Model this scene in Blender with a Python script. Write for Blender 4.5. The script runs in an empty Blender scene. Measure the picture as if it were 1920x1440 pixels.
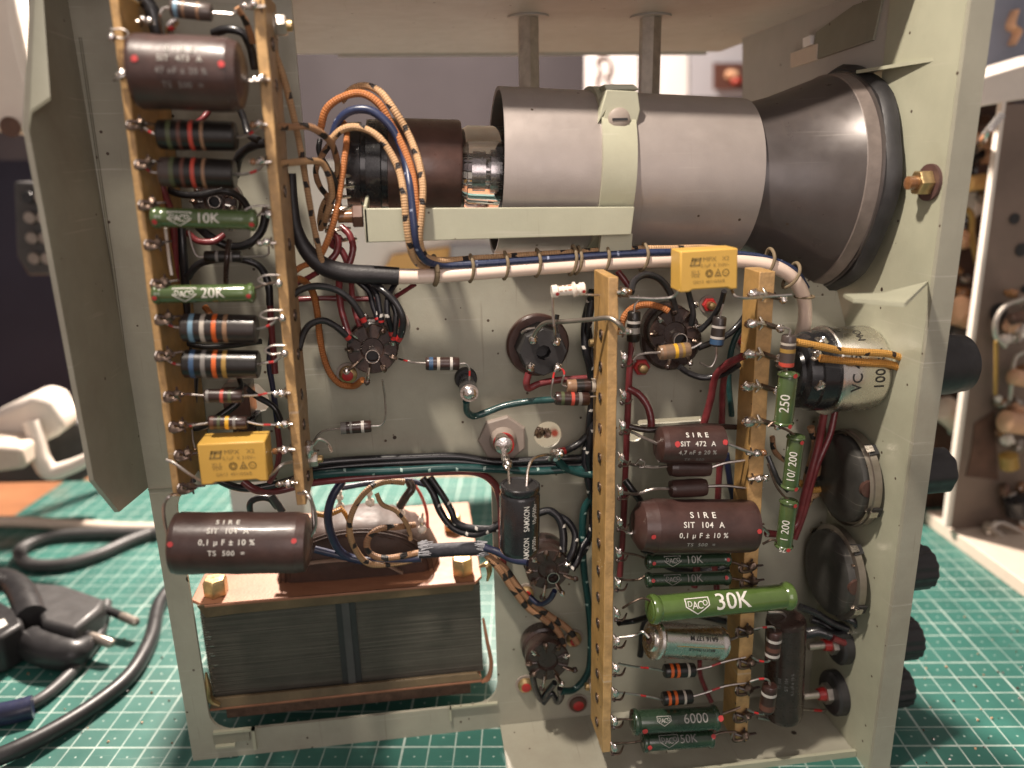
import bpy, math, random
from mathutils import Vector as V, Matrix
random.seed(7)
# ---------------------------------------------------------------- camera, light, exposure
S = 0.0086            # one working unit in metres (the mat's 1 cm squares set the scale)
F = 1442.0            # focal length in photo pixels
def _rot():
    p, y, r = (math.radians(a) for a in (16, 7, -1.3))
    f = V((math.sin(y)*math.cos(p), math.cos(y)*math.cos(p), -math.sin(p)))
    a = f.cross(V((0,0,1))).normalized(); b = a.cross(f)
    return f, a*math.cos(r)+b*math.sin(r), -a*math.sin(r)+b*math.cos(r)
CF, CR, CU = _rot()
CAM = CF*-31.0
sc = bpy.context.scene
col = sc.collection
cd = bpy.data.cameras.new("camera"); cam = bpy.data.objects.new("camera", cd); col.objects.link(cam)
cd.sensor_width = 36; cd.lens = F/1920*36; cd.clip_start = 0.01; cd.clip_end = 50
cam.matrix_world = Matrix(((CR.x,CU.x,-CF.x,CAM.x*S),(CR.y,CU.y,-CF.y,CAM.y*S),(CR.z,CU.z,-CF.z,CAM.z*S),(0,0,0,1)))
cd.dof.use_dof = True; cd.dof.focus_distance = 29.5*S; cd.dof.aperture_fstop = 7.0
sc.camera = cam
w = bpy.data.worlds.new("World"); sc.world = w; w.use_nodes = True
w.node_tree.nodes["Background"].inputs[0].default_value = (1.0, 0.86, 0.80, 1)
w.node_tree.nodes["Background"].inputs[1].default_value = 0.36
def aim(o, loc, to):
    o.location = V(loc)*S
    o.rotation_euler = (V(to)-V(loc)).to_track_quat('-Z','Y').to_euler()
def area(name, loc, to, size, power, color):
    l = bpy.data.lights.new(name, 'AREA'); l.size = size*S; l.energy = power; l.color = color
    o = bpy.data.objects.new(name, l); col.objects.link(o); aim(o, loc, to); return o
def spot(name, loc, to, deg, blend, size, power, color):
    l = bpy.data.lights.new(name, 'SPOT'); l.spot_size = math.radians(deg); l.spot_blend = blend
    l.shadow_soft_size = size*S; l.energy = power; l.color = color
    o = bpy.data.objects.new(name, l); col.objects.link(o); aim(o, loc, to); return o
spot("desk_lamp_light", (-13,-15.0,43), (7,-1,-1), 56, 0.7, 1.3, 10.5, (1.0,0.88,0.76))
area("bench_lamp_light", (-8,56,50), (4,2,-14), 7, 19, (1.0,0.87,0.76))
area("front_fill_light", (2,-62,20), (0,0,8), 34, 0.8, (1.0,0.87,0.83))  # added soft fill from the camera side, lifts the chassis plate
area("wall_fill_light", (10,48,58), (5,76,16), 20, 0.32, (1.0,0.88,0.95))  # added lamp that brightens the back wall in place of lens glare
sc.view_settings.view_transform = 'Standard'; sc.view_settings.look = 'None'
sc.view_settings.exposure = 0.0; sc.view_settings.gamma = 1.0; sc.view_settings.use_curve_mapping = False
sc.cycles.max_bounces = 8; sc.cycles.use_denoising = True

# ---------------------------------------------------------------- pixel of the photo -> point in the room
def ray(px, py): return CF + CR*((px-960)/F) - CU*((py-720)/F)
def P(px, py, d=0.0):            # on the vertical plane d units in front of the chassis plate
    q = ray(px, py); return CAM + q*((-d-CAM.y)/q.y)
def PZ(px, py, z):               # on a level plane
    q = ray(px, py); return CAM + q*((z-CAM.z)/q.z)
def PX(px, py, x):               # on the plane of the front panel
    q = ray(px, py); return CAM + q*((x-CAM.x)/q.x)
def U(n, p): return n*(V(p)-CAM).dot(CF)/F      # n photo pixels as a length at point p
ZM = -16.4

# ---------------------------------------------------------------- materials
MATS = {}
def srgb(h):
    h = h.lstrip('#'); c = [int(h[i:i+2],16)/255 for i in (0,2,4)]
    return tuple(x/12.92 if x <= .04045 else ((x+.055)/1.055)**2.4 for x in c)
def mat(name, color, rough=.5, metal=0.0, vary=.12, scale=150, bump=.0, bscale=900, coat=0, specks=0, color2=None, spec=.5, rvar=.15, trans=0):
    if isinstance(color, str): color = srgb(color)
    m = bpy.data.materials.new(name); m.use_nodes = True; nt = m.node_tree; N = nt.nodes; L = nt.links
    b = N["Principled BSDF"]; b.inputs["Metallic"].default_value = metal
    b.inputs["Roughness"].default_value = rough; b.inputs["Coat Weight"].default_value = coat
    b.inputs["Coat Roughness"].default_value = .12
    b.inputs["Specular IOR Level"].default_value = spec
    b.inputs["Transmission Weight"].default_value = trans
    tc = N.new("ShaderNodeTexCoord"); n = N.new("ShaderNodeTexNoise"); n.inputs["Scale"].default_value = scale; n.inputs["Detail"].default_value = 6; n.inputs["Roughness"].default_value = .62
    L.new(tc.outputs["Object"], n.inputs["Vector"])
    r = N.new("ShaderNodeValToRGB"); r.color_ramp.elements[0].position = .3; r.color_ramp.elements[1].position = .7
    c2 = color2 if color2 else tuple(min(1,c*(1+vary)) for c in color)
    if isinstance(c2, str): c2 = srgb(c2)
    c1 = color if color2 else tuple(c*(1-vary) for c in color)
    r.color_ramp.elements[0].color = (*c1,1); r.color_ramp.elements[1].color = (*c2,1)
    L.new(n.outputs["Fac"], r.inputs["Fac"]); out = r.outputs["Color"]
    if specks:
        gn = N.new("ShaderNodeTexNoise"); gn.inputs["Scale"].default_value = 14; gn.inputs["Detail"].default_value = 9; gn.inputs["Roughness"].default_value = .7; L.new(tc.outputs["Object"], gn.inputs["Vector"])
        gr = N.new("ShaderNodeMapRange"); gr.inputs["From Min"].default_value = .5; gr.inputs["From Max"].default_value = .78; gr.inputs["To Max"].default_value = .42*specks; L.new(gn.outputs["Fac"], gr.inputs["Value"])
        gx = N.new("ShaderNodeMix"); gx.data_type = 'RGBA'; L.new(gr.outputs[0], gx.inputs["Factor"]); L.new(out, gx.inputs["A"]); gx.inputs["B"].default_value = (.17,.125,.085,1); out = gx.outputs["Result"]
        vf = N.new("ShaderNodeTexVoronoi"); vf.inputs["Scale"].default_value = 210; L.new(tc.outputs["Object"], vf.inputs["Vector"])
        lf = N.new("ShaderNodeMath"); lf.operation = 'LESS_THAN'; lf.inputs[1].default_value = .10; L.new(vf.outputs["Distance"], lf.inputs[0])
        sf = N.new("ShaderNodeSeparateColor"); L.new(vf.outputs["Color"], sf.inputs[0]); gf = N.new("ShaderNodeMath"); gf.operation = 'GREATER_THAN'; gf.inputs[1].default_value = .80; L.new(sf.outputs[1], gf.inputs[0])
        mf = N.new("ShaderNodeMath"); mf.operation = 'MULTIPLY'; L.new(lf.outputs[0], mf.inputs[0]); L.new(gf.outputs[0], mf.inputs[1])
        xf = N.new("ShaderNodeMix"); xf.data_type = 'RGBA'; L.new(mf.outputs[0], xf.inputs["Factor"]); L.new(out, xf.inputs["A"]); xf.inputs["B"].default_value = (.07,.045,.03,1); out = xf.outputs["Result"]
        for rot_, st in ((.5,(26,26,900)),(-.9,(700,30,30))):      # fine rubbed scratches in two directions
            mp = N.new("ShaderNodeMapping"); mp.inputs["Scale"].default_value = st; mp.inputs["Rotation"].default_value = (.2,rot_,.1); L.new(tc.outputs["Object"], mp.inputs[0])
            sn = N.new("ShaderNodeTexNoise"); sn.inputs["Scale"].default_value = 1; sn.inputs["Detail"].default_value = 3; L.new(mp.outputs[0], sn.inputs["Vector"])
            sr = N.new("ShaderNodeMapRange"); sr.inputs["From Min"].default_value = .66; sr.inputs["From Max"].default_value = .74; sr.inputs["To Max"].default_value = .30*specks; L.new(sn.outputs["Fac"], sr.inputs["Value"])
            sx = N.new("ShaderNodeMix"); sx.data_type = 'RGBA'; L.new(sr.outputs[0], sx.inputs["Factor"]); L.new(out, sx.inputs["A"]); sx.inputs["B"].default_value = (.62,.58,.52,1) if rot_ > 0 else (.15,.12,.09,1); out = sx.outputs["Result"]
        v = N.new("ShaderNodeTexVoronoi"); v.inputs["Scale"].default_value = 55; L.new(tc.outputs["Object"], v.inputs["Vector"])
        n2 = N.new("ShaderNodeTexNoise"); n2.inputs["Scale"].default_value = 70; L.new(tc.outputs["Object"], n2.inputs["Vector"])
        t = N.new("ShaderNodeMath"); t.operation = 'MULTIPLY'; t.inputs[1].default_value = .12*specks; L.new(n2.outputs["Fac"], t.inputs[0])
        lt = N.new("ShaderNodeMath"); lt.operation = 'LESS_THAN'; L.new(v.outputs["Distance"], lt.inputs[0]); L.new(t.outputs[0], lt.inputs[1])
        sp = N.new("ShaderNodeSeparateColor"); L.new(v.outputs["Color"], sp.inputs[0])
        g = N.new("ShaderNodeMath"); g.operation = 'GREATER_THAN'; g.inputs[1].default_value = .62; L.new(sp.outputs[0], g.inputs[0])
        mu = N.new("ShaderNodeMath"); mu.operation = 'MULTIPLY'; L.new(lt.outputs[0], mu.inputs[0]); L.new(g.outputs[0], mu.inputs[1])
        mx = N.new("ShaderNodeMix"); mx.data_type = 'RGBA'; L.new(mu.outputs[0], mx.inputs["Factor"]); L.new(out, mx.inputs["A"]); mx.inputs["B"].default_value = (.035,.022,.015,1)
        out = mx.outputs["Result"]
    L.new(out, b.inputs["Base Color"])
    mr = N.new("ShaderNodeMapRange"); mr.inputs["To Min"].default_value = max(0.03,rough-rvar); mr.inputs["To Max"].default_value = min(1,rough+rvar)
    n3 = N.new("ShaderNodeTexNoise"); n3.inputs["Scale"].default_value = scale*2.7; n3.inputs["Detail"].default_value = 4; L.new(tc.outputs["Object"], n3.inputs["Vector"])
    L.new(n3.outputs["Fac"], mr.inputs["Value"]); L.new(mr.outputs["Result"], b.inputs["Roughness"])
    if bump:
        nb = N.new("ShaderNodeTexNoise"); nb.inputs["Scale"].default_value = bscale; nb.inputs["Detail"].default_value = 5; L.new(tc.outputs["Object"], nb.inputs["Vector"])
        bp = N.new("ShaderNodeBump"); bp.inputs["Strength"].default_value = bump; bp.inputs["Distance"].default_value = .0004; L.new(nb.outputs["Fac"], bp.inputs["Height"]); L.new(bp.outputs["Normal"], b.inputs["Normal"])
    MATS[name] = m; return m
def braid(name, base, tracer=None, step=1.0, width=.28, uw=.16, weave=True, rough=.5, dark=.62):
    """cloth-braided insulation: woven ribs with tracer flecks, laid on the tube's own length"""
    m = mat(name, base, rough=rough, vary=.16, scale=260); nt = m.node_tree; N = nt.nodes; L = nt.links; b = N["Principled BSDF"]
    uv = N.new("ShaderNodeUVMap"); uv.uv_map = "UVMap"; s = N.new("ShaderNodeSeparateXYZ"); L.new(uv.outputs[0], s.inputs[0])
    def M(op, a, c=None):
        n = N.new("ShaderNodeMath"); n.operation = op
        for i, x in enumerate((a, c)):
            if x is None: continue
            if isinstance(x, (int,float)): n.inputs[i].default_value = x
            else: L.new(x, n.inputs[i])
        return n.outputs[0]
    src = b.inputs["Base Color"].links[0].from_socket
    if weave:
        a = M('SINE', M('ADD', M('MULTIPLY', s.outputs[0], 2*math.pi*7), M('MULTIPLY', s.outputs[1], 34)))
        c = M('SINE', M('SUBTRACT', M('MULTIPLY', s.outputs[0], 2*math.pi*7), M('MULTIPLY', s.outputs[1], 34)))
        h = M('MULTIPLY', a, c)
        k = M('ADD', M('MULTIPLY', h, .19), .81)
        hs = N.new("ShaderNodeHueSaturation"); L.new(src, hs.inputs["Color"]); L.new(k, hs.inputs["Value"]); src = hs.outputs[0]
        bp = N.new("ShaderNodeBump"); bp.inputs["Strength"].default_value = .5; bp.inputs["Distance"].default_value = .0003; L.new(h, bp.inputs["Height"]); L.new(bp.outputs[0], b.inputs["Normal"])
    if tracer:
        for ph, sg in ((0.0,1),(.5,-1)):
            uu = M('FRACT', M('ADD', M('ADD', s.outputs[0], M('MULTIPLY', s.outputs[1], .55*sg/step)), ph))
            vv = M('FRACT', M('MULTIPLY', s.outputs[1], 1/step))
            f1 = M('LESS_THAN', M('ABSOLUTE', M('SUBTRACT', uu, .5)), uw)
            f2 = M('LESS_THAN', M('ABSOLUTE', M('SUBTRACT', vv, .5)), width/2)
            mx = N.new("ShaderNodeMix"); mx.data_type = 'RGBA'; L.new(M('MULTIPLY', f1, f2), mx.inputs["Factor"]); L.new(src, mx.inputs["A"]); mx.inputs["B"].default_value = (*srgb(tracer),1); src = mx.outputs["Result"]
    L.new(src, b.inputs["Base Color"]); return m

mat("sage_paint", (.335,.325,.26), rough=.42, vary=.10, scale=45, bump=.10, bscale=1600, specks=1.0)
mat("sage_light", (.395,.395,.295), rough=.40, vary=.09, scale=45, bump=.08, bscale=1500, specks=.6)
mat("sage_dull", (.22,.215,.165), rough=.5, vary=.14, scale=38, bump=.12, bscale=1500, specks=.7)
mat("grey_paint", (.42,.40,.37), rough=.4, vary=.06, scale=50, specks=.5)
mat("shield_metal", (.35,.31,.29), rough=.46, metal=.35, vary=.08, scale=70, bump=.10, bscale=2200, specks=.4)
mat("cone_dark", (.070,.060,.058), rough=.33, vary=.2, scale=60, metal=.2, specks=.3)
mat("rim_grey", (.17,.14,.125), rough=.45, vary=.2, scale=180, bump=.1)
mat("rubber_black", (.022,.021,.022), rough=.5, vary=.2, scale=150, bump=.12)
mat("gloss_black", (.018,.018,.020), rough=.25, vary=.2, scale=150, coat=.3)
mat("bakelite", (.040,.024,.020), rough=.3, vary=.3, scale=200, coat=.25, bump=.12)
mat("bakelite_brown", (.075,.038,.030), rough=.33, vary=.25, scale=160, coat=.2, bump=.1)
mat("cap_brown", (.052,.027,.023), rough=.40, vary=.35, scale=110, coat=.12, bump=.14, bscale=700)
mat("cap_maroon", (.055,.027,.023), rough=.38, vary=.32, scale=120, coat=.15, bump=.12)
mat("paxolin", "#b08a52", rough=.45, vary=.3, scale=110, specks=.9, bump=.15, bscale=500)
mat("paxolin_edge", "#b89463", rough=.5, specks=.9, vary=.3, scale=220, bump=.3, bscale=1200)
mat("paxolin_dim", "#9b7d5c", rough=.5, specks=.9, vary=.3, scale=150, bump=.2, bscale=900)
mat("tin", (.66,.60,.54), rough=.30, metal=1, vary=.18, scale=400, bump=.25, bscale=1500)
mat("solder", (.74,.69,.66), rough=.24, metal=1, vary=.15, scale=500, bump=.5, bscale=900)
mat("tarnish", (.16,.115,.09), rough=.35, metal=.85, vary=.5, scale=500, bump=.3)
mat("lead_wire", (.50,.46,.43), rough=.35, metal=1, vary=.2, scale=500)
mat("flux_brown", (.20,.09,.035), rough=.25, vary=.4, scale=500, coat=.6)
mat("red_lacquer", (.42,.025,.025), rough=.35, vary=.2, scale=400, coat=.2)
mat("red_dot", (.45,.04,.04), rough=.45, vary=.1, scale=400)
mat("yellow_case", (.66,.40,.085), rough=.36, vary=.05, scale=70, bump=.05)
mat("case_print", (.30,.20,.06), rough=.6, vary=.1)
mat("vitreous", (.066,.105,.036), rough=.22, vary=.22, scale=120, coat=.7, bump=.15, bscale=500)
mat("vitreous_bright", (.080,.135,.032), rough=.20, vary=.2, scale=120, coat=.8, bump=.12, bscale=500)
mat("vitreous_dark", (.020,.040,.022), rough=.25, vary=.2, scale=120, coat=.6, bump=.12, bscale=500)
mat("white_print", (.72,.70,.64), rough=.6, vary=.12, scale=900)
mat("faded_print", (.36,.35,.32), rough=.6, vary=.25, scale=900)
mat("dim_print", (.20,.19,.18), rough=.6, vary=.25, scale=900)
mat("black_print", (.03,.028,.026), rough=.6)
mat("aluminium", (.74,.71,.67), rough=.27, metal=1, vary=.08, scale=130, bump=.05)
mat("aluminium_dull", (.36,.32,.28), rough=.36, metal=.9, vary=.2, scale=90, bump=.1)
mat("pot_back", (.065,.063,.058), rough=.42, specks=1.0, metal=.4, vary=.3, scale=60, bump=.1)
mat("brass", (.55,.40,.20), rough=.38, metal=.9, vary=.25, scale=250, bump=.15)
mat("zinc", (.55,.50,.44), rough=.4, metal=.9, vary=.2, scale=250, bump=.15)
mat("ceramic_white", (.78,.70,.62), rough=.25, vary=.05, coat=.4)
mat("glass", (.85,.85,.88), rough=.05, trans=1, vary=.0, rvar=.02)
mat("electrode", (.45,.42,.41), rough=.25, metal=1, vary=.1)
mat("sleeve_white", (.78,.62,.52), rough=.33, vary=.05, scale=60, coat=.2)
mat("cord_olive", (.20,.15,.09), rough=.7, vary=.2, scale=600, bump=.4)
mat("blue_sleeve", (.035,.055,.115), rough=.3, vary=.25, scale=140, coat=.4)
mat("grommet", (.09,.045,.04), rough=.6, vary=.2)
mat("boss_grey", (.30,.25,.215), rough=.5, vary=.12, scale=100, bump=.1)
mat("lamination", (.085,.078,.064), rough=.5, vary=.2, scale=60, metal=.3)
mat("core_edge", (.10,.06,.04), rough=.6, vary=.4, scale=300, bump=.4)
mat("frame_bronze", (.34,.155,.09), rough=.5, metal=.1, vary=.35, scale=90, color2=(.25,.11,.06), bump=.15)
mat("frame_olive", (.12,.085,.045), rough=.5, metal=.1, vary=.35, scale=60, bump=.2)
mat("coil_paper", (.050,.024,.016), rough=.6, vary=.4, scale=120, coat=0, bump=.2)
mat("tape_band", (.26,.18,.14), rough=.4, vary=.2)
mat("cloth_black", (.020,.020,.028), rough=.8, vary=.3, scale=400, bump=.5)
mat("wood", (.30,.13,.06), rough=.5, vary=.3, scale=20)
mat("wall_dark", (.040,.034,.038), rough=.85, vary=.3, scale=4)
mat("wall_blue", (.022,.024,.045), rough=.85, vary=.3, scale=5)
mat("lamp_white", (.78,.70,.62), rough=.35, vary=.03)
mat("paper_white", (.85,.82,.80), rough=.7, vary=.03, scale=8)
mat("paper_grey", (.42,.42,.45), rough=.7, vary=.1, scale=8)
mat("card_orange", (.75,.45,.17), rough=.7, vary=.06, scale=8)
mat("plastic_black", (.025,.024,.025), rough=.4, vary=.2, scale=90, bump=.05)
mat("plastic_grey", (.06,.058,.058), rough=.45, vary=.2, scale=90, bump=.05)
mat("pin_tip", (.50,.44,.38), rough=.35, metal=.8)
mat("cable_beige", (.62,.52,.43), rough=.5, vary=.05)
mat("brown_metal", (.21,.155,.125), rough=.5, vary=.2, scale=20, metal=.3)
mat("rust", (.09,.045,.03), rough=.6, vary=.5, scale=60)
mat("tan_body", (.62,.36,.22), rough=.4, vary=.15, scale=100)
mat("steel_blue", (.20,.22,.28), rough=.5, vary=.25, scale=12)
for nm, c in dict(b_blue="#35506f", b_white="#b5aca0", b_orange="#cf5f26", b_tan="#8a6b52", b_red="#b8483a", b_brown="#5b3a30", b_grey="#77736f", b_green="#4c5238", b_gold="#9a7a3c", b_yellow="#d9a52c", b_silver="#b9b3ad", b_black="#171412", b_ltblue="#6d8ea3").items(): mat(nm, c, rough=.42, vary=.12, scale=300)
for nm, c in dict(body_black="#1c1917", body_brown="#3b2a25", body_slate="#302a28", body_tan="#7d6550", body_grey="#473d39", body_umber="#33201c").items(): mat(nm, c, rough=.36, vary=.2, scale=220, coat=.2, bump=.08)
mat("wire_black", (.016,.016,.018), rough=.32, vary=.3, scale=250, coat=.3, bump=.1)
mat("wire_red", (.17,.028,.032), rough=.35, vary=.3, scale=250, coat=.3, bump=.15)
mat("wire_teal", (.016,.060,.058), rough=.32, vary=.3, scale=250, coat=.3, bump=.15)
mat("wire_navy", (.016,.020,.055), rough=.4, vary=.3, scale=250, coat=.2)
mat("heatshrink", (.020,.018,.020), rough=.5, vary=.3, scale=200, bump=.2, bscale=1500)
braid("braid_tan", "#b58e66", "#241c1a", step=.95, width=.22, uw=.14)
braid("braid_cream", "#cfa67b", "#1d1718", step=.9, width=.24, uw=.14)
braid("braid_orange", "#bb733c", None)
braid("braid_ochre", "#c98c3c", None)
braid("braid_yellow", "#d8a04e", "#2b1b14", step=1.15, width=.16, uw=.14)
braid("braid_check", "#a67c5a", "#17120f", step=.8, width=.40, uw=.2)
braid("black_fleck", "#15151a", "#c9c4bd", step=.9, width=.13, uw=.08, weave=False, rough=.35)
braid("teal_fleck", "#17403f", "#9db5ae", step=1.1, width=.09, uw=.08, weave=False, rough=.35)
braid("blue_fleck", "#2a3350", "#8a94ac", step=1.3, width=.06, uw=.06, weave=False, rough=.3)

# cutting mat: teal with a printed 1 cm grid, corner ticks and heavier 5 cm lines
def mat_grid():
    m = mat("cutting_mat", (.030,.125,.102), rough=.46, vary=.2, scale=30, bump=.1, bscale=900); nt = m.node_tree; N = nt.nodes; L = nt.links; b = N["Principled BSDF"]
    tc = N.new("ShaderNodeTexCoord"); s = N.new("ShaderNodeSeparateXYZ"); L.new(tc.outputs["Object"], s.inputs[0])
    def M(op, a, c=None):
        n = N.new("ShaderNodeMath"); n.operation = op
        for i, x in enumerate((a, c)):
            if x is None: continue
            if isinstance(x, (int,float)): n.inputs[i].default_value = x
            else: L.new(x, n.inputs[i])
        return n.outputs[0]
    def dist(sock, period, off=0.0):
        t = M('FRACT', M('ADD', M('MULTIPLY', sock, 1/period), off+100)); return M('MULTIPLY', M('SUBTRACT', .5, M('ABSOLUTE', M('SUBTRACT', t, .5))), period)
    g = .01
    line = M('LESS_THAN', M('MINIMUM', dist(s.outputs[0], g), dist(s.outputs[1], g)), .00028)
    heavy = M('LESS_THAN', M('MINIMUM', dist(s.outputs[0], g*5), dist(s.outputs[1], g*5)), .00045)
    dx = dist(s.outputs[0], g, .5); dy = dist(s.outputs[1], g, .5)
    dot = M('LESS_THAN', M('SQRT', M('ADD', M('MULTIPLY', dx, dx), M('MULTIPLY', dy, dy))), .00042)
    f = M('MAXIMUM', M('MAXIMUM', line, heavy), dot)
    n = N.new("ShaderNodeTexNoise"); n.inputs["Scale"].default_value = 300; L.new(tc.outputs["Object"], n.inputs["Vector"])
    wn = N.new("ShaderNodeTexNoise"); wn.inputs["Scale"].default_value = 22; wn.inputs["Detail"].default_value = 6; L.new(tc.outputs["Object"], wn.inputs["Vector"])
    wr = N.new("ShaderNodeMapRange"); wr.inputs["From Min"].default_value = .35; wr.inputs["From Max"].default_value = .6; wr.inputs["To Min"].default_value = .35; L.new(wn.outputs["Fac"], wr.inputs["Value"])
    f = M('MULTIPLY', M('MULTIPLY', f, wr.outputs[0]), M('ADD', M('MULTIPLY', n.outputs["Fac"], .6), .45))
    for rz, sc3 in ((.4,(18,1400,1)),(1.3,(14,1100,1)),(2.3,(22,1600,1))):      # knife cuts
        mp = N.new("ShaderNodeMapping"); mp.inputs["Scale"].default_value = sc3; mp.inputs["Rotation"].default_value = (0,0,rz); L.new(tc.outputs["Object"], mp.inputs[0])
        kn_ = N.new("ShaderNodeTexNoise"); kn_.inputs["Scale"].default_value = 1; kn_.inputs["Detail"].default_value = 2; L.new(mp.outputs[0], kn_.inputs["Vector"])
        kr = N.new("ShaderNodeMapRange"); kr.inputs["From Min"].default_value = .72; kr.inputs["From Max"].default_value = .76; kr.inputs["To Max"].default_value = .45; L.new(kn_.outputs["Fac"], kr.inputs["Value"]); f = M('MAXIMUM', f, kr.outputs[0])
    src = b.inputs["Base Color"].links[0].from_socket
    # rust-coloured dirt and solder crumbs
    v = N.new("ShaderNodeTexNoise"); v.inputs["Scale"].default_value = 26; v.inputs["Detail"].default_value = 8; L.new(tc.outputs["Object"], v.inputs["Vector"])
    gt = N.new("ShaderNodeMapRange"); gt.inputs["From Min"].default_value = .62; gt.inputs["From Max"].default_value = .74; gt.inputs["To Max"].default_value = .5; L.new(v.outputs["Fac"], gt.inputs["Value"])
    mx0 = N.new("ShaderNodeMix"); mx0.data_type = 'RGBA'; L.new(gt.outputs[0], mx0.inputs["Factor"]); L.new(src, mx0.inputs["A"]); mx0.inputs["B"].default_value = (.22,.15,.11,1)
    mx = N.new("ShaderNodeMix"); mx.data_type = 'RGBA'; L.new(f, mx.inputs["Factor"]); L.new(mx0.outputs["Result"], mx.inputs["A"]); mx.inputs["B"].default_value = (.52,.60,.55,1)
    L.new(mx.outputs["Result"], b.inputs["Base Color"])
mat_grid()
def lam():      # stacked core plates: fine level lines
    m = MATS["lamination"]; nt = m.node_tree; N = nt.nodes; L = nt.links; b = N["Principled BSDF"]
    tc = N.new("ShaderNodeTexCoord"); mp = N.new("ShaderNodeMapping"); mp.inputs["Scale"].default_value = (25,25,2300)
    L.new(tc.outputs["Object"], mp.inputs[0]); n = N.new("ShaderNodeTexNoise"); n.inputs["Scale"].default_value = 1; n.inputs["Detail"].default_value = 3; L.new(mp.outputs[0], n.inputs["Vector"])
    src = b.inputs["Base Color"].links[0].from_socket
    mr = N.new("ShaderNodeMapRange"); mr.inputs["To Min"].default_value = .35; mr.inputs["To Max"].default_value = 1.5; L.new(n.outputs["Fac"], mr.inputs["Value"])
    hs = N.new("ShaderNodeHueSaturation"); L.new(src, hs.inputs["Color"]); L.new(mr.outputs[0], hs.inputs["Value"]); L.new(hs.outputs[0], b.inputs["Base Color"])
    bp = N.new("ShaderNodeBump"); bp.inputs["Strength"].default_value = .6; bp.inputs["Distance"].default_value = .0005; L.new(n.outputs["Fac"], bp.inputs["Height"]); L.new(bp.outputs[0], b.inputs["Normal"])
lam()

# ---------------------------------------------------------------- mesh builder
def spline(pts, sub=7):
    pts = [V(p) for p in pts]
    if len(pts) < 3: return pts
    out = []
    for i in range(len(pts)-1):
        p0 = pts[i-1] if i else pts[0]*2-pts[1]; p1 = pts[i]; p2 = pts[i+1]; p3 = pts[i+2] if i+2 < len(pts) else pts[-1]*2-pts[-2]
        d = [max(1e-4,(b-a).length)**.5 for a,b in ((p0,p1),(p1,p2),(p2,p3))]
        t0, t1 = 0, d[0]; t2 = t1+d[1]; t3 = t2+d[2]
        for k in range(sub):
            t = t1+(t2-t1)*k/sub
            a1 = p0*((t1-t)/(t1-t0))+p1*((t-t0)/(t1-t0)); a2 = p1*((t2-t)/(t2-t1))+p2*((t-t1)/(t2-t1)); a3 = p2*((t3-t)/(t3-t2))+p3*((t-t2)/(t3-t2))
            b1 = a1*((t2-t)/(t2-t0))+a2*((t-t0)/(t2-t0)); b2 = a2*((t3-t)/(t3-t1))+a3*((t-t1)/(t3-t1))
            out.append(b1*((t2-t)/(t2-t1))+b2*((t-t1)/(t2-t1)))
    out.append(pts[-1]); return out
def frame(a):
    a = a.normalized(); r = V((0,0,1)) if abs(a.z) < .9 else V((1,0,0)); n = a.cross(r).normalized(); return n, a.cross(n).normalized()
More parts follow.
